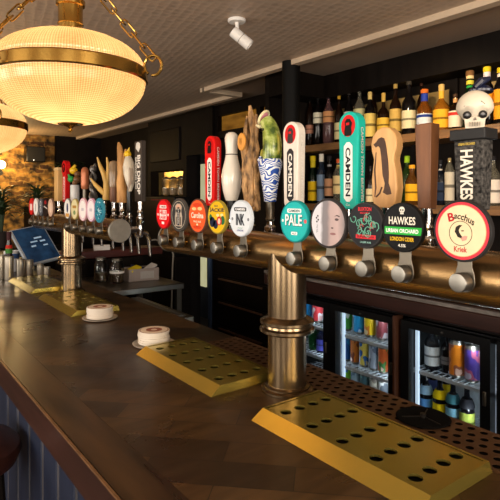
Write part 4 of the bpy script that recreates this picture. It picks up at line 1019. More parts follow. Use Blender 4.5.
# right fridge, upper shelf
bottle(2.235, inx(432.5), 0.701, 0.037, 0.215, glassm((60, 60, 64)), (30, 30, 32), (206, 212, 214), 'dark bottle with a white label on the top shelf of right fridge', G1, (0.10, 0.52))
bottle(2.245, inx(445.5), 0.701, 0.028, 0.185, glassm((40, 30, 28)), (60, 30, 24), (120, 116, 116), 'small dark bottle between the white-label bottle and the orange can', G1, (0.22, 0.42))
can(2.225, inx(456.8, 2.225), 0.701, 0.034, 0.172, (228, 130, 30), (150, 84, 60), 'tall orange can on the top shelf of the right fridge', G1)
can(2.225, inx(472.5, 2.225), 0.701, 0.034, 0.165, (78, 58, 140), (180, 90, 120), 'purple and pink patterned can right of the orange can', G1)
can(2.30, inx(481, 2.30), 0.701, 0.034, 0.165, (30, 150, 120), (40, 90, 120), 'green can half hidden at the right door edge', G1)
# right fridge, lower shelf
for (px, X, cc, lab, txt) in ((426, 2.235, (150, 190, 220), (90, 150, 210), 'dark bottle with pale blue label and collar, lower shelf of right fridge'),
                              (440, 2.235, (230, 200, 20), (224, 196, 20), 'dark bottle with yellow label and collar, lower shelf of right fridge'),
                              (453, 2.235, (60, 110, 120), (120, 170, 190), 'dark bottle with teal collar right of the yellow-labelled bottle'),
                              (467, 2.235, (40, 40, 44), (150, 160, 70), 'dark bottle with olive label at the right of the lower fridge shelf'),
                              (433, 2.33, (110, 130, 220), (90, 110, 200), 'dark bottle with violet-blue collar in the second row, lower shelf'),
                              (446, 2.33, (224, 196, 30), (220, 190, 30), 'dark bottle with yellow collar in the second row, lower shelf')):
    z = 0.421
    o = bottle(X, inx(px, X), z, 0.033, 0.258, glassm((24, 22, 26), 0.5), (30, 28, 30), lab, txt, G1, (0.16, 0.50), neck=0.36)
    MB().lathe([(0.0335, 0.150), (0.0338, 0.150), (0.0338, 0.158), (0.0318, 0.170), (0.0225, 0.190), (0.021, 0.190)], 22).build('shoulder_label', paint(cc, 0.5), o)
# middle fridge
for (px, z, c1, c2, txt) in ((347, 0.774, (60, 150, 50), (206, 214, 200), 'green and white leafy can, top shelf of the middle fridge'),
                      (359.5, 0.774, (40, 150, 206), (30, 120, 190), 'sky blue can, top shelf of the middle fridge'),
                      (370, 0.774, (232, 196, 30), (206, 120, 40), 'yellow can, top shelf of the middle fridge'),
                      (382, 0.774, (120, 56, 60), (190, 180, 184), 'dark red and silver can, top shelf of the middle fridge'),
                      (346.5, 0.599, (30, 90, 160), (40, 140, 200), 'deep blue can, second shelf of the middle fridge'),
                      (355.5, 0.599, (190, 110, 40), (120, 60, 36), 'brown and orange can, second shelf of the middle fridge'),
                      (364.5, 0.599, (220, 200, 90), (40, 100, 170), 'yellow can with blue lower half, second shelf of middle fridge'),
                      (374, 0.599, (150, 160, 176), (90, 100, 120), 'silver-grey can, second shelf of the middle fridge'),
                      (383.5, 0.599, (216, 100, 44), (60, 120, 60), 'orange can with green mark, second shelf of the middle fridge'),
                      (347, 0.421, (120, 190, 40), (40, 110, 170), 'lime green can, bottom shelf of the middle fridge'),
                      (356, 0.421, (130, 150, 160), (80, 100, 116), 'grey-blue can, bottom shelf of the middle fridge'),
                      (365.5, 0.421, (60, 90, 96), (110, 150, 150), 'dark teal can, bottom shelf of the middle fridge'),
                      (375, 0.421, (170, 164, 150), (110, 100, 90), 'beige can, bottom shelf of the middle fridge'),
                      (384, 0.421, (90, 96, 104), (190, 190, 190), 'charcoal can, bottom shelf of the middle fridge')):
    can(2.235, inx(px), z, 0.0285 if z < 0.7 else 0.031, 0.150 if z < 0.7 else 0.122, c1, c2, txt, G2)
can(2.235, inx(309), 0.774, 0.031, 0.122, (40, 140, 206), (30, 100, 170), 'blue can behind the near column, left fridge door', G2)
can(2.235, inx(317.5), 0.774, 0.034, 0.122, (210, 60, 66), (226, 222, 226), 'red and white can behind the left fridge door', G2)
bottle(2.235, inx(313), 0.599, 0.029, 0.165, glassm((30, 90, 40)), (206, 190, 120), None, 'green glass bottle behind the left fridge door', G2)
bottle(2.235, inx(321), 0.599, 0.029, 0.160, glassm((34, 40, 90)), (60, 60, 120), (70, 70, 150), 'dark blue labelled bottle behind the left fridge door', G2)

# shelving over the back bar --------------------------------------------
S1, S2 = 1.885, 1.497
for (z, lab) in ((S1, 'upper oak bottle shelf of the back bar'), (S2, 'lower oak bottle shelf of the back bar, behind the near tap handles')):
    o = thing('bottle_shelf', lab, 'shelf', (2.49, 0.8, z-0.045), group='back bar shelves')
    MB().box(-0.11, 0.125, -3.1, 1.795, 0.0, 0.045).build('board', SHELFW, o, bevel=0.002)
    for yy in (-2.0, -0.6, 1.0): MB().box(0.05, 0.125, yy-0.012, yy+0.012, -0.05, -0.0005).build('bracket', DARKW, o)
hd = MB(); hd.box(2.44, 2.618, YN, 2.42, 2.19, CEIL-0.001); hd.box(2.12, 2.618, 2.42, 2.599, 2.19, CEIL-0.001); struct(hd.build('trim_3', DARKW))
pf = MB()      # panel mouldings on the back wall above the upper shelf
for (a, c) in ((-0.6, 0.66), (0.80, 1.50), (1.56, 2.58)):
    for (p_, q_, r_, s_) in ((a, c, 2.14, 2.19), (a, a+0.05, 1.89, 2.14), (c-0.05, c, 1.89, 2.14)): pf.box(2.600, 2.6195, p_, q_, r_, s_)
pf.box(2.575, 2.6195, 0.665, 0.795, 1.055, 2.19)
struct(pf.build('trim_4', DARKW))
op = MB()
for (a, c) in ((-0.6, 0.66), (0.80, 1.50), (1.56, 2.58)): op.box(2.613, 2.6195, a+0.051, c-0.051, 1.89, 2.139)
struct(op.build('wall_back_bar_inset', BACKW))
ep = tag(MB().box(2.12, 2.72, 2.6005, 2.64, 1.07, CEIL-0.001).build('end_panel', DARKP, None), 'black end panel closing the back bar shelves beside the round pole', 'panel')
pl = tag(MB().lathe([(0, 0), (0.053, 0), (0.053, CEIL-0.001), (0, CEIL-0.001)], 32).build('pole', mat('black_pole', (10, 9, 8), 0.6, var=0.1, spec=0.15), None), 'round black pole from floor to ceiling behind the white paddle handle', 'pole')
pl.location = (2.02, 2.27, 0)

def shelf_bottle(px, tpx, wpx, X, z, glass, cap, lab, label, grp, **k):
    Z = zd(px, X); h = hz(tpx, Z) - z; r = wpx*Z/FPX/2
    return bottle(X, yat(px, X), z, r, h, glass, cap, lab, label, grp, **k)
GU = 'bottles on the upper back bar shelf'; GL = 'bottles on the lower back bar shelf'
AMB = glassm((176, 104, 34)); DKB = glassm((52, 30, 18)); BLK = glassm((22, 18, 18), 0.5); GRN = glassm((60, 96, 40)); CLR = glassm((206, 200, 180), 0.9); DGR = glassm((26, 52, 30))
XU = 2.46
shelf_bottle(310, 93.5, 8.5, XU, S1, DKB, (40, 30, 26), (186, 130, 106), 'slim dark bottle with a pinkish label, leftmost on the upper shelf', GU, lz=(0.24, 0.40))
shelf_bottle(318, 93, 9.5, XU, S1, BLK, (30, 28, 28), (214, 206, 180), 'black bottle with a small ivory label, second from left on upper shelf', GU, lz=(0.42, 0.62))
shelf_bottle(328.5, 95, 11, XU, S1, glassm((150, 110, 110)), (46, 34, 40), (206, 146, 96), 'rosy glass bottle with an orange label, third from left on upper shelf', GU, lz=(0.44, 0.66), sh=0.62)
shelf_bottle(339, 95, 9, XU, S1, DKB, (196, 150, 50), (204, 190, 140), 'dark bottle with gold cap left of the turquoise handle top', GU, lz=(0.08, 0.42))
shelf_bottle(349, 90.5, 10, XU, S1, BLK, (44, 40, 36), (222, 220, 206), 'black bottle with white label partly behind the turquoise handle', GU, lz=(0.30, 0.58))
shelf_bottle(359.5, 84.5, 12, XU, S1, CLR, (196, 160, 100), (204, 194, 140), 'tall clear bottle with cork stopper, above the turquoise handle', GU, lz=(0.30, 0.56), sh=0.55)
shelf_bottle(373.5, 86.5, 8, 2.54, S1, DKB, (90, 80, 60), None, 'slim dark bottle standing in the second row of upper shelf', GU)
shelf_bottle(370, 92, 11.5, XU, S1, BLK, (222, 190, 116), (224, 194, 104), 'black bottle with a large straw-yellow label on the upper shelf', GU, lz=(0.06, 0.54), caph=0.16)
shelf_bottle(383.5, 93, 13, XU, S1, DKB, (206, 166, 80), (212, 170, 62), 'round brown bottle with golden cap and yellow label on upper shelf', GU, lz=(0.12, 0.44), sh=0.5, neck=0.26, caph=0.2)
shelf_bottle(395.5, 84, 11.5, XU, S1, DKB, (170, 140, 76), (196, 160, 84), 'tall brown bottle with gold label behind the burnt wood handle', GU, lz=(0.10, 0.52), sh=0.56)
shelf_bottle(409, 80, 14, XU, S1, BLK, (60, 54, 46), (216, 202, 160), 'tall black bottle with a broad ivory label, left of the blue-necked bottle', GU, lz=(0.12, 0.44), sh=0.54, neck=0.32)
shelf_bottle(421.5, 81, 9, 2.565, S1, DKB, (60, 34, 24), None, 'dark bottle in the second row behind the blue-necked bottle', GU)
shelf_bottle(424.5, 89.5, 15, XU, S1, AMB, (206, 104, 40), (206, 210, 216), 'amber bottle with orange cap, blue neck and white label', GU, lz=(0.14, 0.44), sh=0.52, neck=0.42, top=(40, 60, 130), extra=[(0.72, 0.90, (40, 60, 150))])
shelf_bottle(441.5, 84.5, 16, XU, S1, glassm((214, 140, 40)), (206, 170, 100), (226, 166, 44), 'round-shouldered bottle of golden liquid with cork and yellow label', GU, lz=(0.08, 0.46), sh=0.48, neck=0.30, caph=0.14, extra=[(0.70, 0.86, (222, 166, 56))])
shelf_bottle(455.5, 94, 13, XU, S1, DKB, (70, 50, 36), (224, 206, 180), 'short dark bottle with white and red label left of the skull', GU, lz=(0.08, 0.52), sh=0.54, top=(200, 50, 40), extra=[(0.76, 0.88, (206, 150, 96))])
shelf_bottle(470, 71, 15, XU, S1, DGR, (120, 84, 50), None, 'green bottle with cream and yellow neck bands behind the skull', GU, sh=0.5, neck=0.44, extra=[(0.86, 0.93, (224, 196, 140)), (0.76, 0.83, (206, 190, 60)), (0.62, 0.74, (40, 140, 60))])
shelf_bottle(487, 67, 13.5, XU, S1, BLK, (226, 196, 40), (216, 146, 30), 'black bottle with yellow cap and orange label, right of the skull', GU, lz=(0.28, 0.56), sh=0.60, neck=0.46, extra=[(0.80, 0.91, (220, 206, 206))])
shelf_bottle(500.5, 68, 12, XU, S1, BLK, (222, 190, 36), (226, 150, 36), 'yellow-capped black bottle with orange bands, cut by the right photo edge', GU, lz=(0.10, 0.62), sh=0.64, neck=0.46, extra=[(0.80, 0.90, (214, 196, 180))])
XLW = 2.46
shelf_bottle(313, 156, 10, XLW, S2, DGR, (220, 190, 30), (226, 186, 30), 'dark green bottle with bright yellow cap and label, leftmost lower shelf', GL, lz=(0.06, 0.46), sh=0.55, neck=0.5, caph=0.10, extra=[(0.74, 0.9, (206, 184, 40))])
shelf_bottle(321.5, 154, 9, XLW, S2, glassm((60, 74, 96)), (222, 214, 196), (120, 140, 164), 'slim blue-grey bottle with long white neck, lower shelf', GL, lz=(0.05, 0.58), sh=0.62, neck=0.46, caph=0.16)
shelf_bottle(329.5, 156, 10, XLW, S2, BLK, (40, 36, 36), (196, 146, 110), 'black bottle with salmon label second left of turquoise handle, lower shelf', GL, lz=(0.16, 0.52), sh=0.58, neck=0.4, extra=[(0.72, 0.82, (160, 156, 156))])
shelf_bottle(338.5, 159, 11, XLW, S2, CLR, (206, 90, 50), (222, 196, 140), 'pale bottle with red-gold cap and cream label, lower shelf', GL, lz=(0.22, 0.62), sh=0.64, neck=0.36, extra=[(0.78, 0.86, (206, 180, 90))])
shelf_bottle(358, 158, 10, XLW, S2, DKB, (30, 28, 30), (150, 60, 60), 'dark bottle with dull red label between turquoise and burnt wood handles', GL, lz=(0.2, 0.6))
shelf_bottle(370.5, 166, 9, XLW, S2, BLK, (40, 30, 30), (226, 206, 160), 'black bottle with small cream label left of the burnt wood handle', GL, lz=(0.06, 0.40))
shelf_bottle(381, 160, 10, XLW, S2, DKB, (120, 60, 30), (170, 140, 90), 'brown bottle behind the burnt wood handle, lower shelf', GL)
shelf_bottle(407, 156, 11, 2.53, S2, GRN, (150, 190, 40), None, 'green glass bottle with lime green cap beside the walnut handle', GL, caph=0.14, neck=0.4)
shelf_bottle(412, 165, 13, 2.42, S2, glassm((150, 96, 40)), (230, 160, 40), (236, 176, 40), 'brown bottle with orange cap and bright orange label, left of walnut handle', GL, lz=(0.10, 0.52), sh=0.56, neck=0.4)
shelf_bottle(427, 158, 11, XLW, S2, DKB, (60, 40, 30), (150, 120, 80), 'brown bottle hidden behind the walnut handle', GL)
shelf_bottle(440.5, 160, 11, XLW, S2, glassm((26, 32, 44), 0.5), (30, 30, 34), (40, 50, 70), 'blue-black bottle with a white neck label right of walnut handle', GL, lz=(0.1, 0.5), extra=[(0.66, 0.80, (206, 200, 190))])
shelf_bottle(449.5, 158, 9, XLW, S2, CLR, (150, 130, 90), (206, 196, 176), 'clear bottle with tall pale label just left of the black skull handle', GL, lz=(0.1, 0.7), sh=0.72)
shelf_bottle(478, 156, 12, XLW, S2, DKB, (50, 40, 34), (190, 170, 130), 'dark bottle behind the right side of the skull handle, lower shelf', GL)
shelf_bottle(493.5, 156, 13, XLW, S2, CLR, (30, 28, 30), (222, 210, 198), 'clear bottle with white label and black cap at the right photo edge', GL, lz=(0.06, 0.52), sh=0.58)

# =====================================================================
#  FAR SIDE OF THE SERVERY
# =====================================================================
# dark cupboard with drawer rails under the transom
o = thing('back_cupboard', 'black low cupboard with drawer rails under the amber transom', 'cupboard', (2.60, 3.36, 0))
MB().box(-0.14, -0.052, -0.42, 0.42, 0, 1.04).build('carcass', DARKP, o)
for (z0, z1_) in ((0.10, 0.44), (0.47, 0.66), (0.68, 0.86), (0.88, 1.02)):
    d = MB().box(-0.160, -0.1405, -0.40, 0.40, z0, z1_).build('drawer', DARKW, o, bevel=0.004)
    MB().box(-0.176, -0.1605, -0.30, 0.30, z1_-0.022, z1_-0.008).build('handle', mat('worn_wood_rail', (88, 62, 44), 0.4, var=0.2), d, bevel=0.003)
# tall dresser with jar niche
o = thing('tall_dresser', 'tall black dresser with a lit jar niche left of the doorway', 'dresser', (2.468, 4.72, 0))
b = MB(); b.box(0, 0.115, -0.455, 0.36, 0, 1.55); b.box(0, 0.115, -0.455, 0.36, 1.81, CEIL-0.002); b.box(0, 0.115, -0.455, -0.39, 1.55, 1.81); b.box(0, 0.115, 0.30, 0.36, 1.55, 1.81); b.box(0.105, 0.115, -0.39, 0.30, 1.55, 1.81)
b.build('carcass', DARKP, o)
MB().box(-0.015, -0.0005, -0.34, 0.28, 1.90, 2.22).build('raised_panel', DARKW, o, bevel=0.01)
MB().box(-0.015, -0.0005, -0.26, 0.33, 0.1, 1.45).build('cupboard_door', DARKW, o, bevel=0.008)
MB().box(0.094, 0.104, -0.385, 0.295, 1.56, 1.80).build('niche_mirror', mat('old_mirror', (206, 170, 100), 0.25, 0.8, var=0.25, scale=5), o)
for (y_, lab) in ((4.44, 'right glass jar in the dresser niche'), (4.60, 'middle glass jar in the dresser niche'), (4.76, 'left glass jar in the dresser niche')):
    j = thing('glass_jar', lab, 'jar', (2.515, y_, 1.551), group='glass jars in the dresser niche')
    MB().lathe([(0, 0), (0.040, 0), (0.046, 0.01), (0.046, 0.13), (0.036, 0.155), (0.036, 0.17), (0.033, 0.17), (0.033, 0.154), (0.042, 0.128), (0.042, 0.012), (0, 0.006)], 22).build('glass', GLASS, j)
    MB().lathe([(0, 0.011), (0.039, 0.013), (0.041, 0.08), (0, 0.085)], 20).build('contents', mat('pale_straws', (190, 160, 130), 0.6, var=0.3, scale=40), j)
    MB().lathe([(0, 0.1705), (0.038, 0.1705), (0.04, 0.18), (0.015, 0.195), (0, 0.20)], 22).build('lid', mat('jar_lid', (120, 104, 84), 0.3, 0.5), j)
o = thing('bar_equipment', 'black box of equipment with a row of tiny red lights under the jar niche', 'equipment', (2.34, 4.45, 1.001))
MB().box(-0.08, 0.08, -0.33, 0.40, 0, 0.54).build('housing', BLACK, o, bevel=0.006)
RED = mat('red_led', (150, 40, 40), 0.4, emit=0.2)
for k in range(8): MB().box(-0.084, -0.0805, 0.11-k*0.038, 0.122-k*0.038, 0.508, 0.516).build('indicator_light', RED, o, smooth=False)
o2 = tag(MB().box(2.26, 2.42, 4.10, 4.90, 0, 1.0).build('plinth_cabinet', DARKP, None, bevel=0.004), 'black base cabinet carrying the equipment box', 'cabinet')

# stainless table, shelf and contents
o = thing('steel_table', 'stainless steel work table behind the far tower carrying jars and a tub', 'table', (1.80, 3.72, 0))
MB().box(-0.46, 0.12, -0.37, 0.37, 0.86, 0.90).build('table_top', STEEL, o, bevel=0.004)
MB().box(-0.44, 0.10, -0.34, 0.36, 0.30, 0.33).build('under_shelf', DSTEEL, o, bevel=0.003)
for sx, sy in ((-0.43, -0.33), (0.09, -0.33), (-0.43, 0.33), (0.09, 0.33)): MB().box(sx-0.02, sx+0.02, sy-0.02, sy+0.02, 0, 0.86).build('leg', DSTEEL, o)
b = MB(); b.box(-0.46, 0.12, 0.33, 0.37, 0.901, 1.035); b.build('upstand', DARKP, o)
o = thing('ledge_shelf', 'dark red wooden ledge above the stainless table', 'shelf', (1.78, 4.11, 0))
MB().box(-0.50, 0.35, -0.012, 0.22, 1.04, 1.10).build('board', mat('dark_red_wood', (74, 32, 26), 0.4, var=0.2, scale=6, stretch=(1, 6, 6)), o, bevel=0.004)
MB().box(-0.50, 0.35, 0.20, 0.24, 0, 1.0395).build('back_board', DARKP, o)
for (x_, y_, w_, h_, lab) in ((1.42, 4.16, 0.035, 0.06, 'small white carton at the left end of the dark red ledge'), (1.60, 4.16, 0.13, 0.035, 'long flat white box lying on the dark red ledge')):
    o = thing('white_box', lab, 'box', (x_, y_, 1.1005), (0, 0, -0.3))
    MB().box(-w_/2, w_/2, -0.03, 0.03, 0, h_).build('carton', paint((206, 200, 192)), o, bevel=0.002)
    MB().box(-w_/2-0.001, w_/2+0.001, -0.031, 0.031, h_+0.0003, h_+0.006).build('lid', paint((222, 216, 208)), o, bevel=0.001)
for (px, py, lab) in ((101, 281.5, 'left of the two clear jars on the steel table'), (117, 283, 'right clear jar with pale paper band on the steel table')):
    x, y, Z = at(px, py, 0.90)
    o = thing('storage_jar', lab, 'jar', (x, y, 0.9005), group='storage jars on the steel table')
    MB().lathe([(0, 0), (0.045, 0), (0.052, 0.012), (0.052, 0.13), (0.036, 0.155), (0.036, 0.165), (0.033, 0.165), (0.033, 0.154), (0.048, 0.128), (0.048, 0.014), (0, 0.008)], 22).build('glass', GLASS, o)
    MB().lathe([(0, 0.009), (0.046, 0.014), (0.047, 0.07), (0, 0.075)], 20).build('contents', mat('dried_fruit', (92, 70, 48), 0.7, var=0.5, scale=60), o)
    MB().lathe([(0, 0.1655), (0.039, 0.1655), (0.039, 0.182), (0, 0.184)], 22).build('lid', DSTEEL, o)
    if px > 110: band(MB(), 0.0526, 0.075, 0.090).build('paper_band', WHITE, o)
x, y, Z = at(139.5, 281, 0.90)
o = thing('plastic_tub', 'white plastic tub of wrapped sachets on the steel table', 'tub', (x+0.03, y+0.05, 0.9005), (0, 0, math.radians(-4)))
b = MB()
for (p_, q_, r_, s_) in ((-0.12, 0.12, -0.08, -0.076), (-0.12, 0.12, 0.076, 0.08), (-0.12, -0.116, -0.08, 0.08), (0.116, 0.12, -0.08, 0.08)): b.box(p_, q_, r_, s_, 0, 0.095)
b.box(-0.12, 0.12, -0.08, 0.08, 0, 0.005); b.build('tub', mat('tub_white', (150, 136, 128), 0.4, var=0.06), o)
MB().box(-0.03, 0.08, -0.0815, -0.0802, 0.02, 0.075).build('tub_label', paint((170, 164, 158)), o)
tx, ty = x+0.03, y+0.05
for (dx, dy, a, c, lab) in ((-0.066, -0.035, 14, (226, 200, 40), 'yellow packet sticking out of the white tub'), (0.0, 0.045, -12, (40, 44, 66), 'navy packet lying across the white tub'), (0.066, -0.035, 24, (206, 200, 194), 'pale packet propped on the right of the white tub')):
    q = tag(MB().box(-0.05, 0.05, -0.03, 0.03, -0.008, 0.008).build('sachet', paint(c), None, bevel=0.004), lab, 'packet', 'packets in the white tub')
    q.location = (tx+dx, ty+dy, 0.995); q.rotation_euler = (0.2, math.radians(-a), 0.3)
# sink drainer next to the bar
o = thing('sink_unit', 'low stainless sink unit with slotted drainer behind the far drip tray', 'sink', (1.32, 2.90, 0))
MB().box(-0.22, 0.20, -0.36, 0.36, 0.70, 0.86).build('sink_body', DSTEEL, o, bevel=0.004)
b = MB()
for k in range(18): b.box(-0.18, 0.16, -0.33+k*0.037, -0.312+k*0.037, 0.8605, 0.868)
b.build('slotted_drainer', STEEL, o, smooth=False)
for sx, sy in ((-0.20, -0.34), (0.18, -0.34), (-0.20, 0.34), (0.18, 0.34)): MB().box(sx-0.015, sx+0.015, sy-0.015, sy+0.015, 0, 0.70).build('leg', DSTEEL, o)
# curved hose
o = tag(MB().tube([(1.96, 3.66, 0.01), (1.98, 3.66, 0.6), (1.99, 3.66, 0.96), (2.01, 3.68, 1.08), (1.97, 3.70, 1.17), (1.88, 3.74, 1.20), (1.82, 3.76, 1.19)], 0.007, 8).build('hose', mat('grey_hose', (112, 104, 92), 0.5), None), 'thin grey hose curving up beside the right end of the steel table', 'hose')

# plant, speaker, wall lamp near brick wall
LEAF = mat('dark_leaf', (26, 42, 20), 0.5, var=0.4, scale=8, col2=(44, 66, 30))
def leaf(mb, p, d, L_, w):
    d = d.normalized(); side = d.cross(Vector((0, 0, 1)));
    if side.length < 0.05: side = Vector((1, 0, 0))
    side.normalize(); dn = Vector((0, 0, -1)); pts = []
    n = 5
    vs = []
    for k in range(n+1):
        t_ = k/n; c = p + d*(L_*t_) + dn*(L_*0.45*t_*t_); ww = w*math.sin(PI*min(1, t_*0.93+0.07))
        vs += [tuple(c - side*ww), tuple(c + Vector((0, 0, -0.004))), tuple(c + side*ww)]
    fs = []
    for k in range(n): fs += [(3*k, 3*k+1, 3*k+4, 3*k+3), (3*k+1, 3*k+2, 3*k+5, 3*k+4)]
    mb.add(vs, fs)
def plant(x, y, z0, n, L_, hgt, label, potr=0.10, seed=1):
    q = random.Random(seed)
    o = thing('potted_plant', label, 'plant', (x, y, z0))
    MB().lathe([(0, 0), (potr*0.75, 0), (potr, 0.16), (potr*1.04, 0.17), (potr*0.92, 0.17), (potr*0.9, 0.15), (0, 0.15)], 22).build('pot', mat('dark_pot', (44, 36, 32), 0.5), o)
    b = MB(); s_ = MB()
    for k in range(n):
        a = q.uniform(0, 6.28); e = q.uniform(0.2, 1.3); hb = q.uniform(0.4, 1.0)*hgt
        base = Vector((0.03*math.cos(a), 0.03*math.sin(a), 0.16 + hb)); s_.tube([(0.01*math.cos(a), 0.01*math.sin(a), 0.15), tuple(base)], 0.004, 5)
        leaf(b, base, Vector((math.cos(a), math.sin(a), e)), L_*q.uniform(0.7, 1.2), L_*0.09)
    b.build('foliage', LEAF, o); s_.build('stem', LEAF, o)
    return o
tag(MB().box(1.62, 2.45, 6.2, 6.8, 0, 1.42).build('corner_cabinet', DARKP, None), 'black cabinet in the far corner carrying the spiky plant', 'cabinet')
plant(2.05, 6.52, 1.4205, 44, 0.24, 0.36, 'spiky green plant on the corner cabinet behind the far tap handles', seed=4)
tag(MB().box(0.95, 2.0, 5.80, 6.18, 0, 1.0).build('side_cabinet', DARKP, None), 'black low cabinet at the foot of the brick wall', 'cabinet')
plant(1.56, 5.99, 1.0005, 120, 0.19, 0.46, 'dark leafy plant in front of the brick wall, right one', seed=9)
plant(1.20, 5.99, 1.0005, 120, 0.19, 0.46, 'dark leafy plant at far left below the wall globe lamp', seed=12)
o = thing('wall_speaker', 'small black speaker box mounted on the brick wall', 'speaker', (1.75, YF-0.001, 1.98))
MB().box(-0.11, 0.11, -0.16, 0, 0.0, 0.19).build('cabinet', BLACK, o, bevel=0.006)
MB().box(-0.10, 0.10, -0.163, -0.1605, 0.01, 0.18).build('grille', mat('speaker_grille', (24, 22, 22), 0.8), o)
MB().cyl(0.006, 0.0, 0.004, 10, T(-0.03, -0.1635, 0.02) @ R(90, 'X')).build('indicator_light', mat('white_led', (255, 250, 240), emit=2.0), o)
o = thing('globe_wall_lamp', 'small glowing globe lamp on the brick wall at the left edge', 'wall lamp', (1.355, YF-0.001, 1.84))
MB().cyl(0.04, 0, 0.02, 24, R(90, 'X')).build('back_plate', BLACK, o)
MB().tube([(0, -0.02, 0), (0, -0.10, 0.0), (0, -0.12, 0.04)], 0.006, 8).build('arm', BLACK, o)
MB().ball(0.050, T(0, -0.13, 0.09)).build('globe', mat('glowing_opal_globe', (255, 222, 160), 0.4, emit=9.0, var=0.02), o)

# =====================================================================
#  PENDANT LAMPS, SPOTLIGHT
# =====================================================================
def _shade(nt, N, L, b):
    out = [n for n in N if n.type == 'OUTPUT_MATERIAL'][0]
    tc = N.new('ShaderNodeTexCoord'); sp = N.new('ShaderNodeSeparateXYZ'); L.new(tc.outputs['Object'], sp.inputs['Vector'])
    def mth(op, a, c=None, d=None):
        n = N.new('ShaderNodeMath'); n.operation = op
        for i, q in enumerate((a, c, d)):
            if q is None: continue
            if isinstance(q, (int, float)): n.inputs[i].default_value = q
            else: L.new(q, n.inputs[i])
        return n.outputs[0]
    th = mth('ARCTAN2', sp.outputs['Y'], sp.outputs['X'])
    r1 = mth('SINE', mth('MULTIPLY', th, 190.0))
    rad = N.new('ShaderNodeVectorMath'); rad.operation = 'LENGTH'; L.new(tc.outputs['Object'], rad.inputs[0])
    r2 = mth('SINE', mth('MULTIPLY', sp.outputs['Z'], 1500.0))
    rib = mth('MULTIPLY_ADD', mth('ADD', r1, r2), 0.25, 0.5)
    nz = N.new('ShaderNodeTexNoise'); nz.inputs['Scale'].default_value = 9; nz.inputs['Detail'].default_value = 2; L.new(tc.outputs['Object'], nz.inputs['Vector'])
    fac = mth('ADD', mth('MULTIPLY', rib, 0.6), mth('MULTIPLY', nz.outputs['Fac'], 0.5))
    cr = N.new('ShaderNodeValToRGB'); cr.color_ramp.elements[0].position = 0.2; cr.color_ramp.elements[1].position = 0.85
    cr.color_ramp.elements[0].color = rgb((190, 136, 74)); cr.color_ramp.elements[1].color = rgb((255, 220, 162)); L.new(fac, cr.inputs['Fac'])
    tl = N.new('ShaderNodeBsdfTranslucent'); L.new(cr.outputs['Color'], tl.inputs['Color'])
    em = N.new('ShaderNodeEmission'); em.inputs['Strength'].default_value = SHADE_E; L.new(cr.outputs['Color'], em.inputs['Color'])
    gl = N.new('ShaderNodeBsdfGlossy'); gl.inputs['Roughness'].default_value = 0.3; gl.inputs['Color'].default_value = (1, .95, .85, 1)
    mx = N.new('ShaderNodeMixShader'); mx.inputs['Fac'].default_value = 0.06; L.new(tl.outputs[0], mx.inputs[1]); L.new(gl.outputs[0], mx.inputs[2])
    ad = N.new('ShaderNodeAddShader'); L.new(mx.outputs[0], ad.inputs[0]); L.new(em.outputs[0], ad.inputs[1]); L.new(ad.outputs[0], out.inputs['Surface'])
    N.remove(b)
SHADE_E = 0.33
BULB_W = 1.5
SHADE = nodemat('prismatic_glass_shade', _shade)
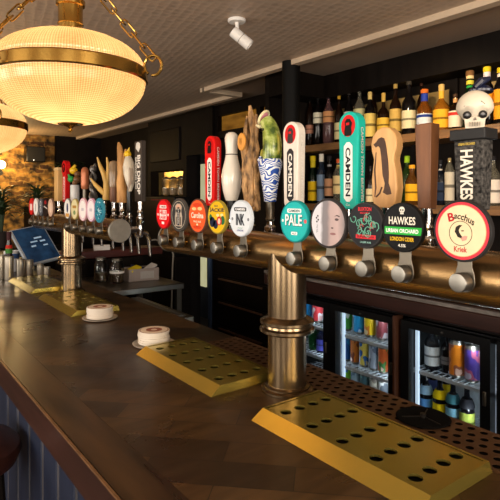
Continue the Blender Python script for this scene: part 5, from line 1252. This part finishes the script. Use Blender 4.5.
def pendant(x, y, label, turn=0.0):
    zb = 1.908                                # band height
    o = thing('pendant_lamp', label, 'pendant lamp', (x, y, zb), group='pendant lamps over the bar')
    Rr = 0.221
    def ribbed(pr):
        out = []
        for i in range(len(pr)-1):
            (r0, za), (r1, zb_) = pr[i], pr[i+1]
            for k in range(4):
                t_ = k/4; rr_ = r0+(r1-r0)*t_; out.append((rr_*(1.0 if k % 2 else 0.992), za+(zb_-za)*t_))
        out.append(pr[-1]); return out
    low = [(0.012, -0.150)] + [(Rr*math.sin(a), -0.016-0.134*math.cos(a)) for a in [math.radians(q) for q in (14, 24, 34, 44, 54, 64, 74, 84, 90)]]
    low = [(r_*1.0, z_) for r_, z_ in low]
    MB().lathe(ribbed(low), 168, None, rib=0.006).build('lower_bowl', SHADE, o)
    top = [(Rr*math.sin(a), 0.018+0.108*math.cos(a)) for a in [math.radians(q) for q in (90, 80, 70, 60, 50, 40, 30, 20, 13)]]
    MB().lathe(ribbed(top), 168, None, rib=0.006).build('upper_dome', SHADE, o)
    MB().lathe([(Rr-0.004, -0.018), (Rr+0.004, -0.019), (Rr+0.008, -0.015), (Rr+0.008, 0.015), (Rr+0.004, 0.020), (Rr-0.004, 0.019)], 72).build('band', BRIGHT, o)
    MB().lathe([(0, -0.174), (0.004, -0.173), (0.007, -0.168), (0.0045, -0.162), (0.010, -0.157), (0.036, -0.150), (0.038, -0.144), (0.030, -0.140), (0, -0.138)], 24).build('finial', BRIGHT, o)
    MB().lathe([(0.050, 0.118), (0.046, 0.124), (0.036, 0.128), (0.036, 0.150), (0.038, 0.152), (0.036, 0.155), (0.036, 0.205), (0.042, 0.208), (0.043, 0.222), (0.038, 0.228), (0.020, 0.240), (0.012, 0.27), (0, 0.272)], 32, rib=0.0).build('gallery', BRIGHT, o)
    zt = 0.330
    MB().lathe([(0, zt-0.002), (0.010, zt), (0.012, zt+0.01), (0.008, zt+0.02), (0.008, zt+0.05), (0.05, zt+0.065), (0.055, CEIL-zb-0.001), (0, CEIL-zb-0.001)], 28).build('ceiling_rose', BRIGHT, o)
    a0 = math.radians(37.1)
    for k in range(3):
        a = -a0 + 2*PI*k/3 + ROT0 + turn
        c, s_ = math.cos(a), math.sin(a)
        hook = MB()
        pth = []
        for q in range(15):
            t_ = math.radians(-100 + q*24); pth.append(((Rr+0.032+0.026*math.cos(t_))*c, (Rr+0.032+0.026*math.cos(t_))*s_, 0.024+0.030*math.sin(t_)))
        hook.tube(pth, 0.0045, 8); hook.build('hook', BRIGHT, o)
        A = Vector(((Rr+0.032)*c, (Rr+0.032)*s_, 0.046)); B = Vector((0.012*c, 0.012*s_, zt+0.004))
        n = 8; d = (B-A); ln = d.length/n; d.normalize()
        ch = MB()
        for i in range(n):
            mid = A + d*(ln*(i+0.5)); tw = d.cross(Vector((-s_, c, 0))); side = Vector((-s_, c, 0)) if i % 2 else tw
            side.normalize(); ll = ln*0.62
            lp = []
            for q in range(20):
                th = 2*PI*q/20; cx_, cy_ = math.cos(th), math.sin(th)
                lp.append(tuple(mid + d*(ll*max(-1, min(1, 1.25*cx_))) + side*(0.0105*max(-1, min(1, 1.25*cy_)))))
            ch.tube(lp, 0.0028, 7, closed=True)
        ch.build('chain', BRIGHT, o)
    return o
ROT0 = math.radians(-4)
pendant(0.505, 1.565, 'large ribbed glass pendant lamp with brass band hanging over the near bar')
pendant(0.49, 2.95, 'second ribbed glass pendant lamp, cut by the left photo edge', math.radians(-40))

sp = thing('ceiling_spotlight', 'small white ceiling spotlight tilted down, right of the pendant lamp', 'spotlight', (1.34, 1.87, CEIL-0.007))
MB().lathe([(0, -0.014), (0.036, -0.014), (0.040, -0.010), (0.040, 0.0), (0, 0.0)], 28).build('base_plate', WHITEM, sp)
MB().tube([(0, 0, -0.012), (0.004, -0.002, -0.06)], 0.008, 10).build('stem', WHITEM, sp)
hd_ = T(0.012, -0.012, -0.082) @ Matrix.Rotation(math.radians(-50), 4, Vector((SN, CS, 0))) @ R(180, 'X')
MB().lathe([(0, -0.045), (0.022, -0.045), (0.025, -0.042), (0.025, 0.055), (0.021, 0.055), (0.020, 0.045), (0, 0.045)], 28, hd_).build('lamp_head', WHITEM, sp)
MB().lathe([(0.0252, 0.004), (0.0256, 0.004), (0.0256, 0.006), (0.0252, 0.006)], 28, hd_).build('seam_ring', DSTEEL, sp)

# =====================================================================
#  LIGHT
# =====================================================================
def light(kind, name, loc, energy, col, size=0.1, rot=None, sy=None):
    d = bpy.data.lights.new(name, kind); d.energy = energy; d.color = col
    if kind == 'AREA':
        d.size = size
        if sy: d.shape = 'RECTANGLE'; d.size_y = sy
    elif kind in ('POINT', 'SPOT'): d.shadow_soft_size = size
    o = bpy.data.objects.new(name, d); COL.objects.link(o); o.location = loc
    if rot: o.rotation_euler = rot
    return o
WARM = (1.0, 0.70, 0.40); WARM2 = (1.0, 0.82, 0.60); FILL_COL = (1.0, 0.91, 0.80)
for (x, y) in ((0.505, 1.565), (0.49, 2.95)):
    light('POINT', 'pendant_bulb', (x, y, 1.90), BULB_W, (1.0, 0.82, 0.60), 0.045)
# further pendants of the same row, outside the frame (behind / beside the camera)
light('POINT', 'pendant_bulb', (0.5, 0.15, 1.88), 8, WARM2, 0.19)
light('POINT', 'pendant_bulb', (0.5, -1.25, 1.88), 12, WARM2, 0.19)
for (a, c, z0, z1_) in WL: light('AREA', 'window_fill', (XL-0.02, (a+c)/2, (z0+z1_)/2), 52, FILL_COL, c-a, (0, -PI/2, 0), z1_-z0)  # unseen fill lights added in the invented side windows
for (a, c, z0, z1_) in WR: light('AREA', 'window_fill', ((a+c)/2, YN-0.02, (z0+z1_)/2), 56, FILL_COL, c-a, (PI/2, 0, 0), z1_-z0)  # same added fill through the invented rear windows
# bare spots added to brighten the back bar bottles, no fittings
for (x, y) in ((1.7, 0.4), (1.7, 1.4), (1.7, -0.6)):
    l = light('SPOT', 'back_bar_fill', (x, y, CEIL-0.14), 24, (1.0, 0.76, 0.46), 0.04)
    l.data.spot_size = math.radians(82); l.data.spot_blend = 0.6
    l.rotation_euler = (Vector((2.5, y+0.15, 1.75)) - l.location).to_track_quat('-Z', 'Y').to_euler()
for p in FL: light('POINT', 'fridge_led', p, 0.6, (0.86, 0.95, 1.0), 0.015)
light('POINT', 'wall_lamp_bulb', (1.40, YF-0.35, 1.95), 15, (1.0, 0.68, 0.28), 0.06)
w = bpy.data.worlds.new('World'); sc.world = w; w.use_nodes = True
w.node_tree.nodes['Background'].inputs['Color'].default_value = (0.9, 0.85, 0.8, 1); w.node_tree.nodes['Background'].inputs['Strength'].default_value = 0.6

# =====================================================================
#  CAMERA
# =====================================================================
cd = bpy.data.cameras.new('Camera'); cam = bpy.data.objects.new('Camera', cd); COL.objects.link(cam)
cam.location = (0, 0, CAMZ); cam.rotation_euler = (PI/2, 0, -math.radians(37.1))
cd.sensor_width = 36; cd.sensor_fit = 'HORIZONTAL'; cd.lens = 36*FPX/500; cd.shift_y = -(250-HOR)/500; cd.clip_start = 0.02
sc.camera = cam
sc.view_settings.view_transform = 'Standard'; sc.view_settings.look = 'None'; sc.view_settings.gamma = 1
sc.view_settings.use_curve_mapping = False; sc.view_settings.exposure = 0.08
try:
    sc.cycles.use_denoising = True; sc.cycles.max_bounces = 10; sc.cycles.transparent_max_bounces = 12; sc.cycles.sample_clamp_indirect = 6
except Exception: pass
